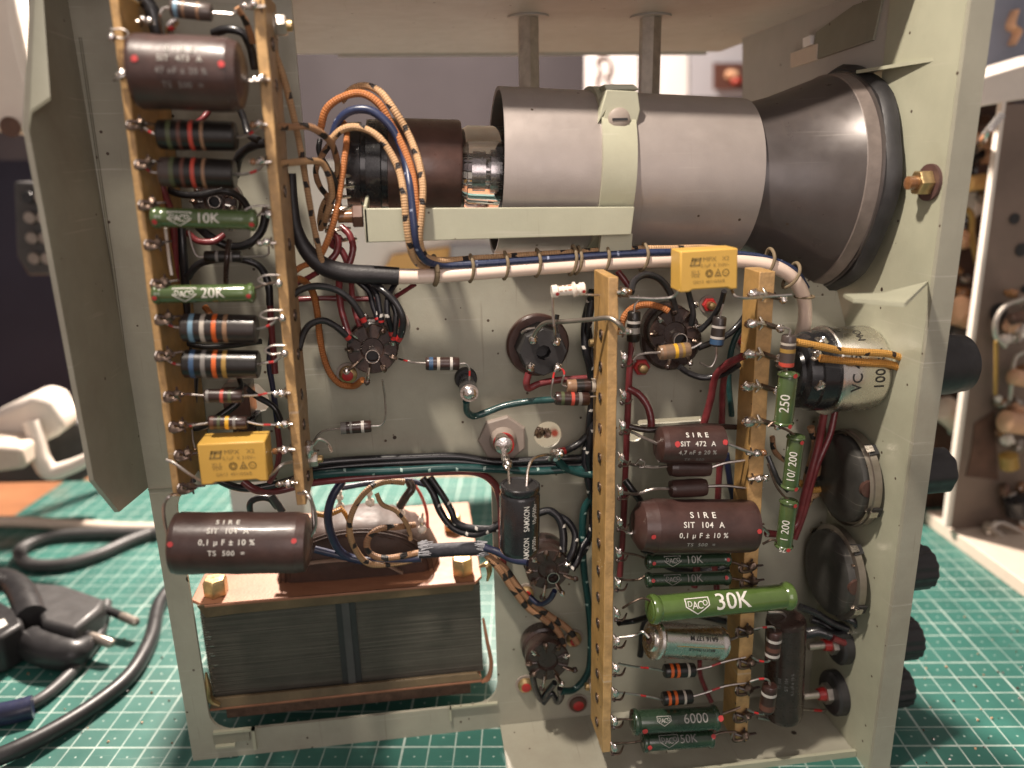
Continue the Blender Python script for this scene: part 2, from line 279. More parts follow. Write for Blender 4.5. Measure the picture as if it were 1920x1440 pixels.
class MB:
    def __init__(s): s.v = []; s.f = []; s.m = []; s.uv = []
    def add(s, vs, fs, m, uvs=None):
        o = len(s.v); s.v += [V(x) for x in vs]
        for i, f in enumerate(fs):
            s.f.append([k+o for k in f]); s.m.append(m if isinstance(m, str) else m[i]); s.uv.append(uvs[i] if uvs else [(0,0)]*len(f))
        return s
    def tube(s, pts, r, m, seg=10, smooth=True, marks=(), sub=7, flat=None):
        p = spline(pts, sub) if smooth else [V(x) for x in pts]
        n = len(p); L = [0]
        for i in range(1, n): L.append(L[-1]+(p[i]-p[i-1]).length)
        T = [(p[min(i+1,n-1)]-p[max(i-1,0)]).normalized() for i in range(n)]
        a, b = frame(T[0]); vs = []; fs = []; ms = []; uv = []
        for i in range(n):
            a = (a-T[i]*a.dot(T[i])).normalized(); b = T[i].cross(a)
            rr = r[min(len(r)-1, int(i/(n-1)*(len(r)-1)+.5))] if isinstance(r, (list,tuple)) else r
            if isinstance(r, (list,tuple)):
                q = i/(n-1)*(len(r)-1); k = min(int(q), len(r)-2); rr = r[k]*(1-(q-k))+r[k+1]*(q-k)
            for k in range(seg):
                t = 2*math.pi*k/seg; vs.append(p[i]+a*(math.cos(t)*rr)+b*(math.sin(t)*rr*(flat or 1)))
        for i in range(n-1):
            q = (L[i]+L[i+1])/2/L[-1] if L[-1] else 0; mm = m
            for (t0,t1,m2) in marks:
                if t0 <= q <= t1: mm = m2
            for k in range(seg):
                k2 = (k+1)%seg; fs.append((i*seg+k, i*seg+k2, (i+1)*seg+k2, (i+1)*seg+k)); ms.append(mm)
                uv.append([(k/seg,L[i]),((k+1)/seg,L[i]),((k+1)/seg,L[i+1]),(k/seg,L[i+1])])
        fs.append(tuple(range(seg-1,-1,-1))); ms.append(m); uv.append([(0,0)]*seg)
        fs.append(tuple(range((n-1)*seg, n*seg))); ms.append(m); uv.append([(0,0)]*seg)
        return s.add(vs, fs, ms, uv)
    def lathe(s, p0, p1, prof, seg=32, arc=None, fn=None):
        """prof: (distance from p0 along the axis, radius[, material]) ; the material paints the band that ends there"""
        p0 = V(p0); p1 = V(p1); a = (p1-p0).normalized(); n, b = frame(a); vs = []; fs = []; ms = []; mm = prof[0][2]; last = mm
        for q in prof:
            for k in range(seg):
                t = 2*math.pi*k/seg; rr = q[1]*(fn(t) if fn else 1); vs.append(p0+a*q[0]+n*(math.cos(t)*rr)+b*(math.sin(t)*rr))
        for i in range(len(prof)-1):
            if len(prof[i+1]) > 2: last = prof[i+1][2]
            for k in range(seg):
                k2 = (k+1)%seg; fs.append((i*seg+k, (i+1)*seg+k, (i+1)*seg+k2, i*seg+k2)); ms.append(last)
        fs.append(tuple(range(seg))); ms.append(mm); fs.append(tuple(range(len(prof)*seg-1,(len(prof)-1)*seg-1,-1))); ms.append(last)
        return s.add(vs, fs, ms)
    def prism(s, poly, ext, m, mside=None):
        n = len(poly); poly = [V(p) for p in poly]; ext = V(ext)
        vs = poly+[p+ext for p in poly]; fs = [tuple(range(n)), tuple(range(2*n-1,n-1,-1))]+[(i,i+n,(i+1)%n+n,(i+1)%n) for i in range(n)]
        return s.add(vs, fs, [m,m]+[mside or m]*n)
    def box(s, lo, hi, m):
        x0,y0,z0 = lo; x1,y1,z1 = hi
        return s.prism([(x0,y0,z0),(x1,y0,z0),(x1,y0,z1),(x0,y0,z1)], (0,y1-y0,0), m)
    def ball(s, c, r, m, squash=1.0, seg=12, jit=0.0, axis=(0,0,1)):
        c = V(c); pr = []
        n, b = frame(V(axis)); ax = V(axis).normalized(); vs = []; fs = []; rows = 7
        for i in range(rows+1):
            ph = math.pi*i/rows
            for k in range(seg):
                t = 2*math.pi*k/seg; j = 1+random.uniform(-jit,jit)
                vs.append(c+(ax*(math.cos(ph)*squash)+n*(math.sin(ph)*math.cos(t))+b*(math.sin(ph)*math.sin(t)))*(r*j))
        for i in range(rows):
            for k in range(seg): fs.append((i*seg+k,(i+1)*seg+k,(i+1)*seg+(k+1)%seg,i*seg+(k+1)%seg))
        return s.add(vs, fs, m)
ORIG = {}
def link(name, mb, parent=None, bevel=0, sharp=38, origin=None):
    me = bpy.data.meshes.new(name)
    if parent is not None: o0 = ORIG[parent.name]
    elif origin is not None: o0 = V(origin)
    else:
        xs = [c for c in mb.v]; o0 = V(((min(c.x for c in xs)+max(c.x for c in xs))/2, (min(c.y for c in xs)+max(c.y for c in xs))/2, min(c.z for c in xs)))
    me.from_pydata([(c-o0)*S for c in mb.v], [], mb.f)
    names = sorted(set(mb.m))
    for n in names: me.materials.append(MATS[n])
    idx = {n:i for i,n in enumerate(names)}
    me.polygons.foreach_set("material_index", [idx[n] for n in mb.m])
    me.polygons.foreach_set("use_smooth", [True]*len(mb.f))
    uvl = me.uv_layers.new(name="UVMap"); flat = []
    for u in mb.uv:
        for a, b in u: flat += (a, b)
    uvl.data.foreach_set("uv", flat)
    me.validate(); me.set_sharp_from_angle(angle=math.radians(sharp)); me.update()
    o = bpy.data.objects.new(name, me); col.objects.link(o)
    if parent is not None: o.parent = parent
    else: o.location = o0*S
    ORIG[o.name] = o0
    if bevel:
        b = o.modifiers.new("bevel", 'BEVEL'); b.width = bevel*S; b.segments = 2; b.limit_method = 'ANGLE'; b.angle_limit = math.radians(40)
    return o
def tag(o, label=None, cat=None, group=None, kind=None):
    if label: o["label"] = label
    if cat: o["category"] = cat
    if group: o["group"] = group
    if kind: o["kind"] = kind
    return o
def thing(name, label, cat, loc, group=None):
    o = bpy.data.objects.new(name, None); o.empty_display_size = .01; col.objects.link(o); o.location = V(loc)*S; ORIG[o.name] = V(loc)
    return tag(o, label, cat, group)

# ---------------------------------------------------------------- lettering
_TC = {}
def glyphs(txt, bold=0.0, spacing=1.0):
    k = (txt, bold, spacing)
    if k not in _TC:
        c = bpy.data.curves.new("t", 'FONT'); c.body = txt; c.size = 1; c.align_x = 'CENTER'; c.align_y = 'CENTER'; c.offset = bold; c.resolution_u = 3; c.space_character = spacing
        o = bpy.data.objects.new("t", c); me = o.to_mesh()
        _TC[k] = ([(v.co.x, v.co.y) for v in me.vertices], [tuple(p.vertices) for p in me.polygons]); o.to_mesh_clear(); bpy.data.objects.remove(o); bpy.data.curves.remove(c)
    return _TC[k]
class Surf:
    """a place to print on: (x, y) in working units -> point; cyl wraps round the axis p0-p1, otherwise a flat face"""
    def cyl(p0, p1, r, turn=0.0):
        p0 = V(p0); p1 = V(p1); a = (p1-p0).normalized(); mid = (p0+p1)/2; n = CAM-mid; n = (n-a*n.dot(a)).normalized(); t = n.cross(a)
        s = Surf(); s.f = lambda x, y: mid+a*x+(n*math.cos(y/r+turn)+t*math.sin(y/r+turn))*(r+.014); s.len = (p1-p0).length; s.r = r; return s
    def flat(c, ax, ay):
        c = V(c); ax = V(ax).normalized(); ay = V(ay); ay = (ay-ax*ay.dot(ax)).normalized(); n = ax.cross(ay)
        s = Surf(); s.f = lambda x, y: c+ax*x+ay*y+n*.01; return s
    def text(s, mb, txt, x, y, h, m, wide=1.0, bold=0.0, rot=0, spacing=1.0):
        vs, fs = glyphs(txt, bold, spacing); c, d = math.cos(rot), math.sin(rot)
        q = [(x+(u*wide*c-v*d)*h, y+(u*wide*d+v*c)*h) for u, v in vs]; lim = getattr(s, 'r', 99)*.22; V2 = []; F2 = []
        st = [(q[f[0]], q[f[i]], q[f[i+1]]) for f in fs for i in range(1, len(f)-1)]
        while st:          # cut the letter faces finely enough to follow the curve
            a, b, e = st.pop(); L = [(abs(p[1]-o[1]), i) for i, (p, o) in enumerate(((a,b),(b,e),(e,a)))]; k = max(L)
            if k[0] > lim and len(F2) < 6000:
                a, b, e = ((a,b,e),(b,e,a),(e,a,b))[k[1]]; mid = ((a[0]+b[0])/2, (a[1]+b[1])/2); st += [(a,mid,e),(mid,b,e)]
            else: F2.append((len(V2),len(V2)+1,len(V2)+2)); V2 += [s.f(*a), s.f(*b), s.f(*e)]
        if F2: mb.add(V2, F2, m)
    def line(s, mb, pts, wd, m, closed=False):
        n = len(pts)
        for i in range(n if closed else n-1):
            a = V((*pts[i],0)); b = V((*pts[(i+1)%n],0)); k = max(1,int((b-a).length/.12)); d = (b-a).normalized(); q = V((-d.y,d.x,0))*wd/2; a = a-d*wd*.4; b = b+d*wd*.4
            for j in range(k):
                u = a+(b-a)*(j/k); w2 = a+(b-a)*((j+1)/k); mb.add([s.f(*(c.x,c.y)) for c in (u-q,w2-q,w2+q,u+q)], [(0,1,2,3)], m)
    def ring(s, mb, x, y, r, wd, m, n=16): s.line(mb, [(x+r*math.cos(2*math.pi*k/n), y+r*math.sin(2*math.pi*k/n)) for k in range(n)], wd, m, True)
    def disc(s, mb, x, y, r, m, n=14):
        j = [random.uniform(.85,1.1) for _ in range(n)]; ps = [s.f(x,y)]+[s.f(x+r*j[k]*math.cos(2*math.pi*k/n), y+r*j[k]*math.sin(2*math.pi*k/n)) for k in range(n)]
        mb.add(ps, [(0,k+1,(k+1)%n+1) for k in range(n)], m)
from mathutils.geometry import tessellate_polygon
def sheet(mb, loops, ext, m, to3, mside=None):
    """flat sheet with holes: loops of 2-D points (first is the outline), to3 lifts them, ext is its thickness"""
    flat = [V((p[0],p[1],0)) for l in loops for p in l]
    tris = tessellate_polygon([[V((p[0],p[1],0)) for p in l] for l in loops]); n = len(flat); ext = V(ext)
    vs = [V(to3(p.x,p.y)) for p in flat]; vs2 = vs+[v+ext for v in vs]
    fs = [tuple(t) for t in tris]+[tuple(i+n for i in reversed(t)) for t in tris]; ms = [m]*len(fs); o = 0
    for l in loops:
        k = len(l)
        for i in range(k): fs.append((o+i, o+(i+1)%k, o+(i+1)%k+n, o+i+n)); ms.append(mside or m)
        o += k
    mb.add(vs2, fs, ms); return mb
def circ(x, z, r, n=28): return [(x+r*math.cos(2*math.pi*k/n), z+r*math.sin(2*math.pi*k/n)) for k in range(n)]
def rrect(x0, z0, x1, z1, r, n=6):
    out = []
    for cx, cz, a0 in ((x1-r,z1-r,0),(x0+r,z1-r,90),(x0+r,z0+r,180),(x1-r,z0+r,270)):
        out += [(cx+r*math.cos(math.radians(a0+90*k/n)), cz+r*math.sin(math.radians(a0+90*k/n))) for k in range(n+1)]
    return out
X1 = 14.1
# ---- cutting mat, bench, room
def at_mat(px, py, h=0.0): return PZ(px, py, ZM+h)
mr = math.radians(-8.6); mc = at_mat(1000, 1400)
mb = MB()
ax = V((math.cos(mr), math.sin(mr), 0)); ay = V((-math.sin(mr), math.cos(mr), 0))
def matpt(a, b): return mc+ax*a+ay*b
lft = (at_mat(0,985)-mc).dot(ax); far = (at_mat(215,900)-mc).dot(ay)
mb.prism([(lft,-30,0),(62,-30,0),(62,far,0),(lft,far,0)], (0,0,-.3), "cutting_mat")
o = link("cutting_mat", mb, origin=(0,0,0)); o.matrix_world = Matrix.Translation(mc*S) @ Matrix.Rotation(mr, 4, 'Z')
tag(o, "green cutting mat with a white centimetre grid under the open chassis", "cutting mat")
mb = MB(); mb.box((-90,-60,ZM-1.5),(110,75,ZM-.35), "wood"); tag(link("table", mb), kind="structure")
mb = MB(); mb.box((-130,76,-60),(150,78,90), "wall_dark"); tag(link("wall", mb), kind="structure")

# ---- chassis
chassis = thing("chassis", "open sage green metal chassis standing upright on the mat with parts bolted all over it", "chassis", (0,0,ZM))
def X(px, py): return P(px, py, 0).x
def Z(px, py): return P(px, py, 0).z
XL = -14.5; XW0 = -13.55; XW1 = -.96
zt = Z(760,514); xr = X(560,150)
outer = [(XL,ZM),(XW0-.02,ZM),(XW1,ZM),(X1,ZM),(X1,Z(1640,605)),(X(1560,566),zt-.9),(X(1500,540),zt-.05),(xr+1.0,zt),(xr+.35,zt+.15),(xr+.08,zt+.5),(xr,zt+1),(xr,14.6),(XL,14.6)]
wz1 = Z(700,888); wz0 = Z(932,1318)
def blob(cx, cy, pts): return [(X(cx+a,cy+b), Z(cx+a,cy+b)) for a,b in pts][::-1]
holes = [rrect(XW0, wz0, XW1, wz1, 1.0), circ(X(1027,815), Z(1027,815), U(26,P(1027,815))),
         blob(474,742,[(-40,-18),(-18,-26),(10,-22),(26,-6),(34,16),(24,28),(-6,32),(-34,20)]),
         circ(X(1190,812), Z(1190,812), .38), rrect(X(1196,792),Z(1196,797),X(1316,786),Z(1316,780),.1)]
mb = MB(); sheet(mb, [outer]+holes, (0,.16,0), "sage_paint", lambda a,b:(a,0,b)); link("main_plate", mb, chassis)
# window stiffening lip and the two notched lugs of the lower rail
mb = MB(); n0, n1 = X(390,1365), X(470,1360)
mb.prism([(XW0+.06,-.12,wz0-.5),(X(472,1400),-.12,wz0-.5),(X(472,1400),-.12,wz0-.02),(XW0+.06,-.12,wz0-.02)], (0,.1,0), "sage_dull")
mb.box((XW0+.15,-.3,wz0-.62),(X(440,1370),-.12,wz0-.52), "sage_light")
link("lower_lug", mb, chassis); mb = MB(); mb.box((X(470,1350),-.16,wz0-1.0),(X(476,1350),.0,wz0+.12), "sage_light"); mb.box((XW0+.1,-.16,wz0+.0),(X(476,1350),.0,wz0+.12), "sage_light")
link("notch_rib", mb, chassis); mb = MB(); mb.box((X(842,1330),-.14,wz0-.6),(X(846,1330),.0,wz0+.1), "sage_light"); mb.box((X(842,1310),-.14,wz0+.0),(XW1-.05,.0,wz0+.1), "sage_light")
link("notch_rib", mb, chassis)
# rear flange: pointed blade that comes towards us on the left edge
yb = -4.5
zc = [P(60,240,4.3).z, P(170,905,4.7).z, P(222,960,3).z, P(275,915,0).z]
mb = MB()
mb.prism([(XL,0,zc[3]),(XL,-3.0,zc[2]),(XL,yb,zc[1]),(XL,yb,zc[0]),(XL,-2.0,14.6),(XL,0,14.6)], (-.16,0,0), "sage_paint")
link("rear_flange", mb, chassis)
mb = MB(); mb.prism([(XL,yb+.02,zc[0]),(XL,-2.02,14.6),(XL+.12,-2.0,14.6),(XL+.5,-3.9,zc[0]+.9),(XL+.1,-4.35,zc[0]+.5)], (0,0,-.1), "sage_light"); link("flange_return", mb, chassis)
mb = MB(); mb.box((XL-.01,-.04,Z(270,917)-.06),(X(332,915),0.02,Z(270,917)), "sage_dull")
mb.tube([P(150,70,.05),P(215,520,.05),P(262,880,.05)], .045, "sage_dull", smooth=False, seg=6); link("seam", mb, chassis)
# top panel
yt = PZ(1000,99,14.6).y
mb = MB(); mb.box((XL,-2.7,14.6),(X1+.8,yt,14.78), "grey_paint"); mb.box((xr+.1,yt,14.45),(X1,yt+.15,14.78), "grey_paint"); link("top_panel", mb, chassis)
# bottom shelf and its turned-up front edge
mb = MB(); mb.box((XW1+.05,-4.0,ZM),(X1-.02,-.02,ZM+.14), "sage_paint"); mb.box((XW1+.05,-4.16,ZM),(X1-.02,-4.0,ZM+.3), "sage_light"); link("bottom_shelf", mb, chassis)
# front panel on the right with its lip
yA = PX(1662,60,X1).y
mb = MB()
zup = PX(1655,125,X1).z
outl = [(-5,ZM),(9,ZM),(9,zt-.4),(yA,zt),(yA,16.2),(-5,16.2)]
sheet(mb, [outl], (.2,0,0), "sage_light", lambda a,b:(X1,a,b)); link("front_panel", mb, chassis)
mb = MB(); mb.box((X1+.02,-5.18,ZM),(X1+.85,-5.0,16.2), "sage_paint"); link("front_lip", mb, chassis)
mb = MB(); z = PX(1750,115,X1).z
mb.prism([PX(1750,115,X1),PZ(1605,138,z),PZ(1645,149,z),PZ(1700,224,z)], (0,0,.12), "sage_light")
z = PX(1740,527,X1).z
mb.prism([PX(1740,527,X1),PZ(1655,549,z),PZ(1582,551,z),PZ(1600,560,z),PZ(1697,568,z)], (0,0,-.12), "sage_light"); link("tab", mb, chassis)
# far side: upper gusset wall with a label plate
def wallp(pts, x, th, m): mb.prism([PX(px,py,x) for px,py in pts], (th,0,0), m)
mb = MB(); wallp(((1392,0),(1392,192),(1440,195),(1600,152),(1690,104),(1690,-30),(1392,-60)), X1+.03, .16, "grey_paint"); link("rear_panel", mb, chassis)
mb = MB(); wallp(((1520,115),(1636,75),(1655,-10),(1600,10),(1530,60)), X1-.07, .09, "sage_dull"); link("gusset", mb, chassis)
mb = MB(); wallp(((1482,127),(1530,112),(1532,82),(1482,100)), X1-.12, .14, "cable_beige"); link("label_plate", mb, chassis)
mb = MB(); wallp(((1505,89),(1519,83),(1519,66),(1505,72)), X1-.2, .22, "paper_white"); link("white_button", mb, chassis)
# far bench-side rail glimpsed through the window
# standoff posts
for i, px in enumerate((990,1220)):
    y = PZ(px,30,14.6).y; q = PZ(px,30,14.6); b = P(px,190,-y); r = U(21,q)
    mb = MB(); mb.lathe(q, V((q.x,q.y,b.z-.5)), [(0,r),(14.6-b.z+.5,r)], seg=6) if False else mb.lathe(q, V((q.x,q.y,b.z-.5)), [(0,r,"zinc"),(14.6-b.z+.5,r,"zinc")], seg=6)
    mb.lathe(q+V((0,0,.0)), q-V((0,0,1)), [(0,r*1.85,"grey_paint"),(.08,r*1.85)], seg=24)
    link("standoff", mb, chassis, sharp=30)
# paper photo and light papers far behind, dark wall patches
def hexnut(mb, c, axis, r, h, m, m2=None, bore=.55, stud=.3):
    a = V(axis).normalized(); c = V(c)
    mb.lathe(c, c+a, [(0,r,m),(h*.85,r,m),(h,r*.88,m)], seg=6)
    if m2: mb.lathe(c, c+a, [(h*.9,r*bore,m2),(h+stud,r*bore*.95,m2),(h+stud+.03,r*bore*.6,m2)], seg=14)
def fastener(px, py, rpx, d, label, style="nut", cat="nut"):
    c = P(px, py, d); r = U(rpx, c); t = thing({"nut":"hex_nut","screw":"screw","rivet":"rivet"}[style], label, cat, c, "fasteners on the chassis plate"); a = V((0,-1,0))
    mb = MB(); mb.lathe(c, c+a, [(0,r,"boss_grey"),(.07,r,"boss_grey")], seg=24); link("washer", mb, t)
    mb = MB()
    if style == "nut": hexnut(mb, c+a*.075, a, r*.80, r*.5, "red_lacquer", "brass")
    elif style == "screw": mb.lathe(c+a*.075, c+a, [(0,r*.78,"brass"),(r*.25,r*.74,"brass"),(r*.42,r*.5,"brass"),(r*.48,r*.1,"brass")], seg=20); mb.lathe(c+a*.075, c+a, [(0,r*.5,"red_lacquer"),(r*.52,r*.46,"red_lacquer"),(r*.56,r*.2,"red_lacquer")], seg=14)
    else: mb.lathe(c+a*.02, c+a, [(0,r*.9,"rust"),(r*.25,r*.8,"rust"),(r*.4,r*.5,"rust"),(r*.42,.02,"red_lacquer")], seg=18)
    link("head", mb, t); return t
fastener(653,701,22,0,"brass screw with red lacquer beside the large black socket, orange wire looped under it","screw","screw")
fastener(1200,686,20,0,"red lacquered hex nut beside the tan ladder strip, below the tan banded resistor","nut")
fastener(1327,570,17,0,"small red lacquered nut just under the right hand yellow capacitor","nut")
fastener(1396,640,19,0,"reddish nut tucked behind the right terminal board","nut")
fastener(986,1110,18,0,"brass screw with red lacquer left below the middle black socket","screw","screw")
fastener(985,1282,19,0,"rusty screw to the left of the lowest black socket","screw","screw")
fastener(1075,1196,19,0,"dark screw above right of the lowest socket where checked wires end","screw","screw")
fastener(1083,1318,20,0,"dark brown rivet near the bottom of the plate beside the board","rivet","rivet")
fastener(750,603,17,0,"pale screw half hidden by black wires right of the large socket","screw","screw")
# nut on the front panel
c = PX(1745,342,X1); a = V((-1,0,0)); t = thing("hex_nut", "brass hex nut and brown washer on the light green front panel beside the picture tube", "nut", c)
mb = MB(); mb.lathe(c, c+a, [(0,.62,"grommet"),(.12,.62,"grommet")], seg=24); link("washer", mb, t)
mb = MB(); hexnut(mb, c+a*.13, a, .44, .42, "brass", "flux_brown"); link("nut", mb, t)
# small hex bolts through the boards' feet
def bolt_x(px, py, d, rpx, s, label):
    c = P(px,py,d); r = U(rpx,c); a = V((s,0,0)); t = thing("hex_bolt", label, "bolt", c)
    mb = MB(); mb.lathe(c, c+a, [(0,r,"zinc"),(.1,r,"zinc")], seg=20); link("washer", mb, t)
    mb = MB(); hexnut(mb, c+a*.11, a, r*.8, r*.8, "zinc", "brass", stud=.15); link("nut", mb, t)
bolt_x(1132,642,1.6,18,-1,"zinc bolt fixing the tan ladder strip, left side near its top")
bolt_x(512,48,2.5,24,1,"large zinc bolt on the left pair's inner board near the top")
bolt_x(577,862,2.5,17,1,"zinc bolt on the lower part of the left inner board")
bolt_x(1122,1285,1.6,17,-1,"zinc bolt fixing the tan ladder strip near the bottom of the plate")
# printed circles / dirt on plate : flecks come from the paint material

# ---- picture tube behind the plate
dc = -1.4; A0 = P(1180,331,dc); zc_, yc_ = A0.z, A0.y
A9 = P(1640,347,dc); SL = (A9.z-A0.z)/(A9.x-A0.x)
def AXP(x): return V((x, yc_, zc_+(x-A0.x)*SL))
crt = thing("picture_tube", "long picture tube in a grey metal shield with a flared dark cone", "picture tube", AXP(2))
def xs(px, r): 
    # x on the axis whose near surface shows at pixel column px
    return PX_at(px, 331, yc_-r).x
def PX_at(px, py, y): return P(px, py, -y)
rs = U(147, A0)
x0 = P(648,331,dc+1.8).x; x1 = P(868,331,dc+1.9).x; x2 = P(946,331,dc+rs).x; x3 = P(1437,331,dc+rs).x; x4 = P(1640,345,dc+rs*1.25).x; x5 = P(1692,345,dc+rs*1.2).x
rb = U(88, A0)
def lx(name, prof, seg=48, **k):
    mb = MB(); mb.lathe(AXP(prof[0][0]), AXP(prof[0][0]+1), [(q[0]-prof[0][0],)+tuple(q[1:]) for q in prof], seg=seg, **k); return link(name, mb, crt)
xm = P(727,331,dc+1.9).x
lx("base_socket", [(x0,rb*.35,"gloss_black"),(x0,rb*.86,"gloss_black"),(x0+.5,rb*.88,"gloss_black"),(x0+.52,rb*.80,"gloss_black"),(x0+.7,rb*.80,"gloss_black"),(x0+.72,rb*.93,"gloss_black"),(xm-.25,rb*.95,"gloss_black"),(xm-.22,rb*.88,"gloss_black"),(xm,rb*.88,"gloss_black")])
lx("tube_base", [(xm,rb*.9,"bakelite_brown"),(xm+.02,rb*.98,"bakelite_brown"),(x1-.1,rb,"bakelite_brown"),(x1,rb*.97,"bakelite_brown"),(x1,rb*.3,"bakelite_brown")])
lx("glass_neck", [(x1,rb*.82,"glass"),(x1+.25,rb*.9,"glass"),(x2+.6,rb*.92,"glass"),(x2+1.0,rb*.7,"glass")])
mb = MB()
for k in range(10):
    t = 2*math.pi*k/10; mb.tube([AXP(x1+.05)+V((0,math.cos(t),math.sin(t)))*rb*.5, AXP(x1+2.2)+V((0,math.cos(t),math.sin(t)))*rb*.5], .06, "electrode", seg=6)
mb.lathe(AXP(x1+.35), AXP(x1+1.3), [(0,rb*.35,"electrode"),(0,rb*.6,"electrode"),(.55,rb*.6,"electrode"),(.55,rb*.4,"electrode"),(.75,rb*.4,"electrode"),(.75,rb*.66,"electrode"),(1.1,rb*.66,"electrode"),(1.1,rb*.2,"electrode")], seg=24)
link("electron_gun", mb, crt)
lx("shield", [(x2+.7,rs*.93,"rubber_black"),(x2+.03,rs*.96,"rubber_black"),(x2,rs*.975,"shield_metal"),(x2,rs,"shield_metal"),(x3-.03,rs,"shield_metal"),(x3,rs*.98,"shield_metal"),(x3,rs*.9,"shield_metal")], seg=64)
rc = rs*1.35
lx("cone", [(x3-.1,rs*.93,"cone_dark"),(x3+.3,rs*.955,"cone_dark"),(x3+1.2,rs*1.04,"cone_dark"),(x4-.5,rc*.975,"cone_dark"),(x4-.47,rc*.985,"rim_grey"),(x4,rc,"rim_grey"),(x4+.02,rc*1.015,"cone_dark"),(x4+.12,rc*1.02,"cone_dark")], seg=64)
def octa(t): k = abs(((t*8/(2*math.pi))%1)-.5)*2; return 1+.035*k
lx("rim_gasket", [(x4+.1,rc*1.015,"rubber_black"),(x4+.3,rc*1.05,"rubber_black"),(min(x5+.4,X1-.3),rc*1.05,"rubber_black"),(X1-.02,rc*.90,"rubber_black")], seg=64, fn=octa)
# clamp round the shield, its ear and screw
cx0, cx1 = P(1128,331,dc+rs).x, P(1192,331,dc+rs).x
clamp = thing("tube_clamp", "sage painted clamp strap round the shielded picture tube with a screwed ear on top", "clamp", (cx0,yc_,zc_))
mb = MB(); mb.lathe(AXP(cx0), AXP(cx1), [(0,rs+.02,"sage_light"),(0,rs+.16,"sage_light"),(cx1-cx0,rs+.16,"sage_light"),(cx1-cx0,rs+.02,"sage_light")], seg=72); link("strap", mb, clamp)
mb = MB(); de = dc+rs*.55
mb.prism([P(x,y,de+.9) for x,y in ((1137,168),(1196,171),(1201,206),(1192,243),(1126,243),(1134,212),(1121,232),(1127,205))], (0,.6,0), "sage_light"); 
mb.prism([P(x,y,de+.2) for x,y in ((1132,158),(1188,158),(1200,168),(1137,170))], (0,.7,0), "sage_light"); link("ear", mb, clamp, bevel=.05)
c = P(1160,224,de+.9); mb = MB(); mb.lathe(c, c+V((0,-1,0)), [(0,.40,"boss_grey"),(.10,.40,"boss_grey"),(.17,.3,"boss_grey"),(.18,.05,"boss_grey")], seg=24)
mb.box((c.x-.28,c.y-.2,c.z-.04),(c.x+.28,c.y-.17,c.z+.04),"rubber_black"); link("screw", mb, clamp)
# rail bracket under the tube
rail = thing("bracket_rail", "sage painted metal rail under the picture tube base, bolted at its left end", "bracket", P(930,430,2.15))
mb = MB(); mb.prism([P(x,y,2.15) for x,y in ((681,391),(1190,388),(1184,440),(686,455))], (0,.14,0), "sage_light"); mb.prism([P(681,391,2.14),P(1190,388,2.14),P(1190,388,2.14)+V((0,.3,0)),P(681,391,2.14)+V((0,.3,0))], (0,0,-.14), "sage_light")
mb.prism([P(681,385,2.15),P(686,455,2.15),P(686,455,2.15)+V((0,1.6,0)),P(681,370,2.15)+V((0,1.6,0))], (.12,0,0), "sage_light"); link("rail", mb, rail, bevel=.03)
mb = MB(); mb.prism([P(x,y,1.85) for x,y in ((1128,440),(1186,438),(1184,470),(1124,472))], (0,.3,0), "sage_light"); link("foot", mb, rail)
mb = MB(); c = P(680,405,1.4); hexnut(mb, c, (-1,0,0), .42, .35, "rust", "flux_brown", stud=.5); link("bolt", mb, rail)
# ---- terminal boards
def board(name_label, top, bot, th, d0=4.2, deep=4.05, clips=(), dark=(), m="paxolin", me="paxolin_edge", rivets=(), rside=1):
    a = P(*top, d0); b = P(*bot, d0); w_ = th
    t = thing("terminal_board", name_label, "terminal board", (b.x, -d0/2, b.z), "terminal boards")
    mb = MB(); n = 26; L = [a+(b-a)*(k/n)+V((random.uniform(-.012,.012),0,0)) for k in range(n+1)]; R = [p+V((w_+random.uniform(-.012,.012),0,0)) for p in L]
    poly = L+R[::-1]; N_ = len(poly); ext = V((0,deep,0)); vs = poly+[p+ext for p in poly]
    fs = [tuple(range(N_)), tuple(range(2*N_-1,N_-1,-1))]+[(i,i+N_,(i+1)%N_+N_,(i+1)%N_) for i in range(N_)]
    mb.add(vs, fs, [me,m]+[m]*N_); link("board", mb, t, bevel=.03)
    for (px,py) in rivets:
        f = (py-top[1])/(bot[1]-top[1]); p = a+(b-a)*f; p = V((p.x+(w_ if rside>0 else 0), -d0+.9, p.z)); mb = MB(); ax_ = V((rside,0,0))
        mb.lathe(p, p+ax_, [(0,.20,"tarnish"),(.05,.20,"tarnish"),(.05,.11,"tarnish"),(.03,.10,"rubber_black"),(.03,.01,"rubber_black")], seg=14); link("eyelet", mb, t)
    return t, a, b
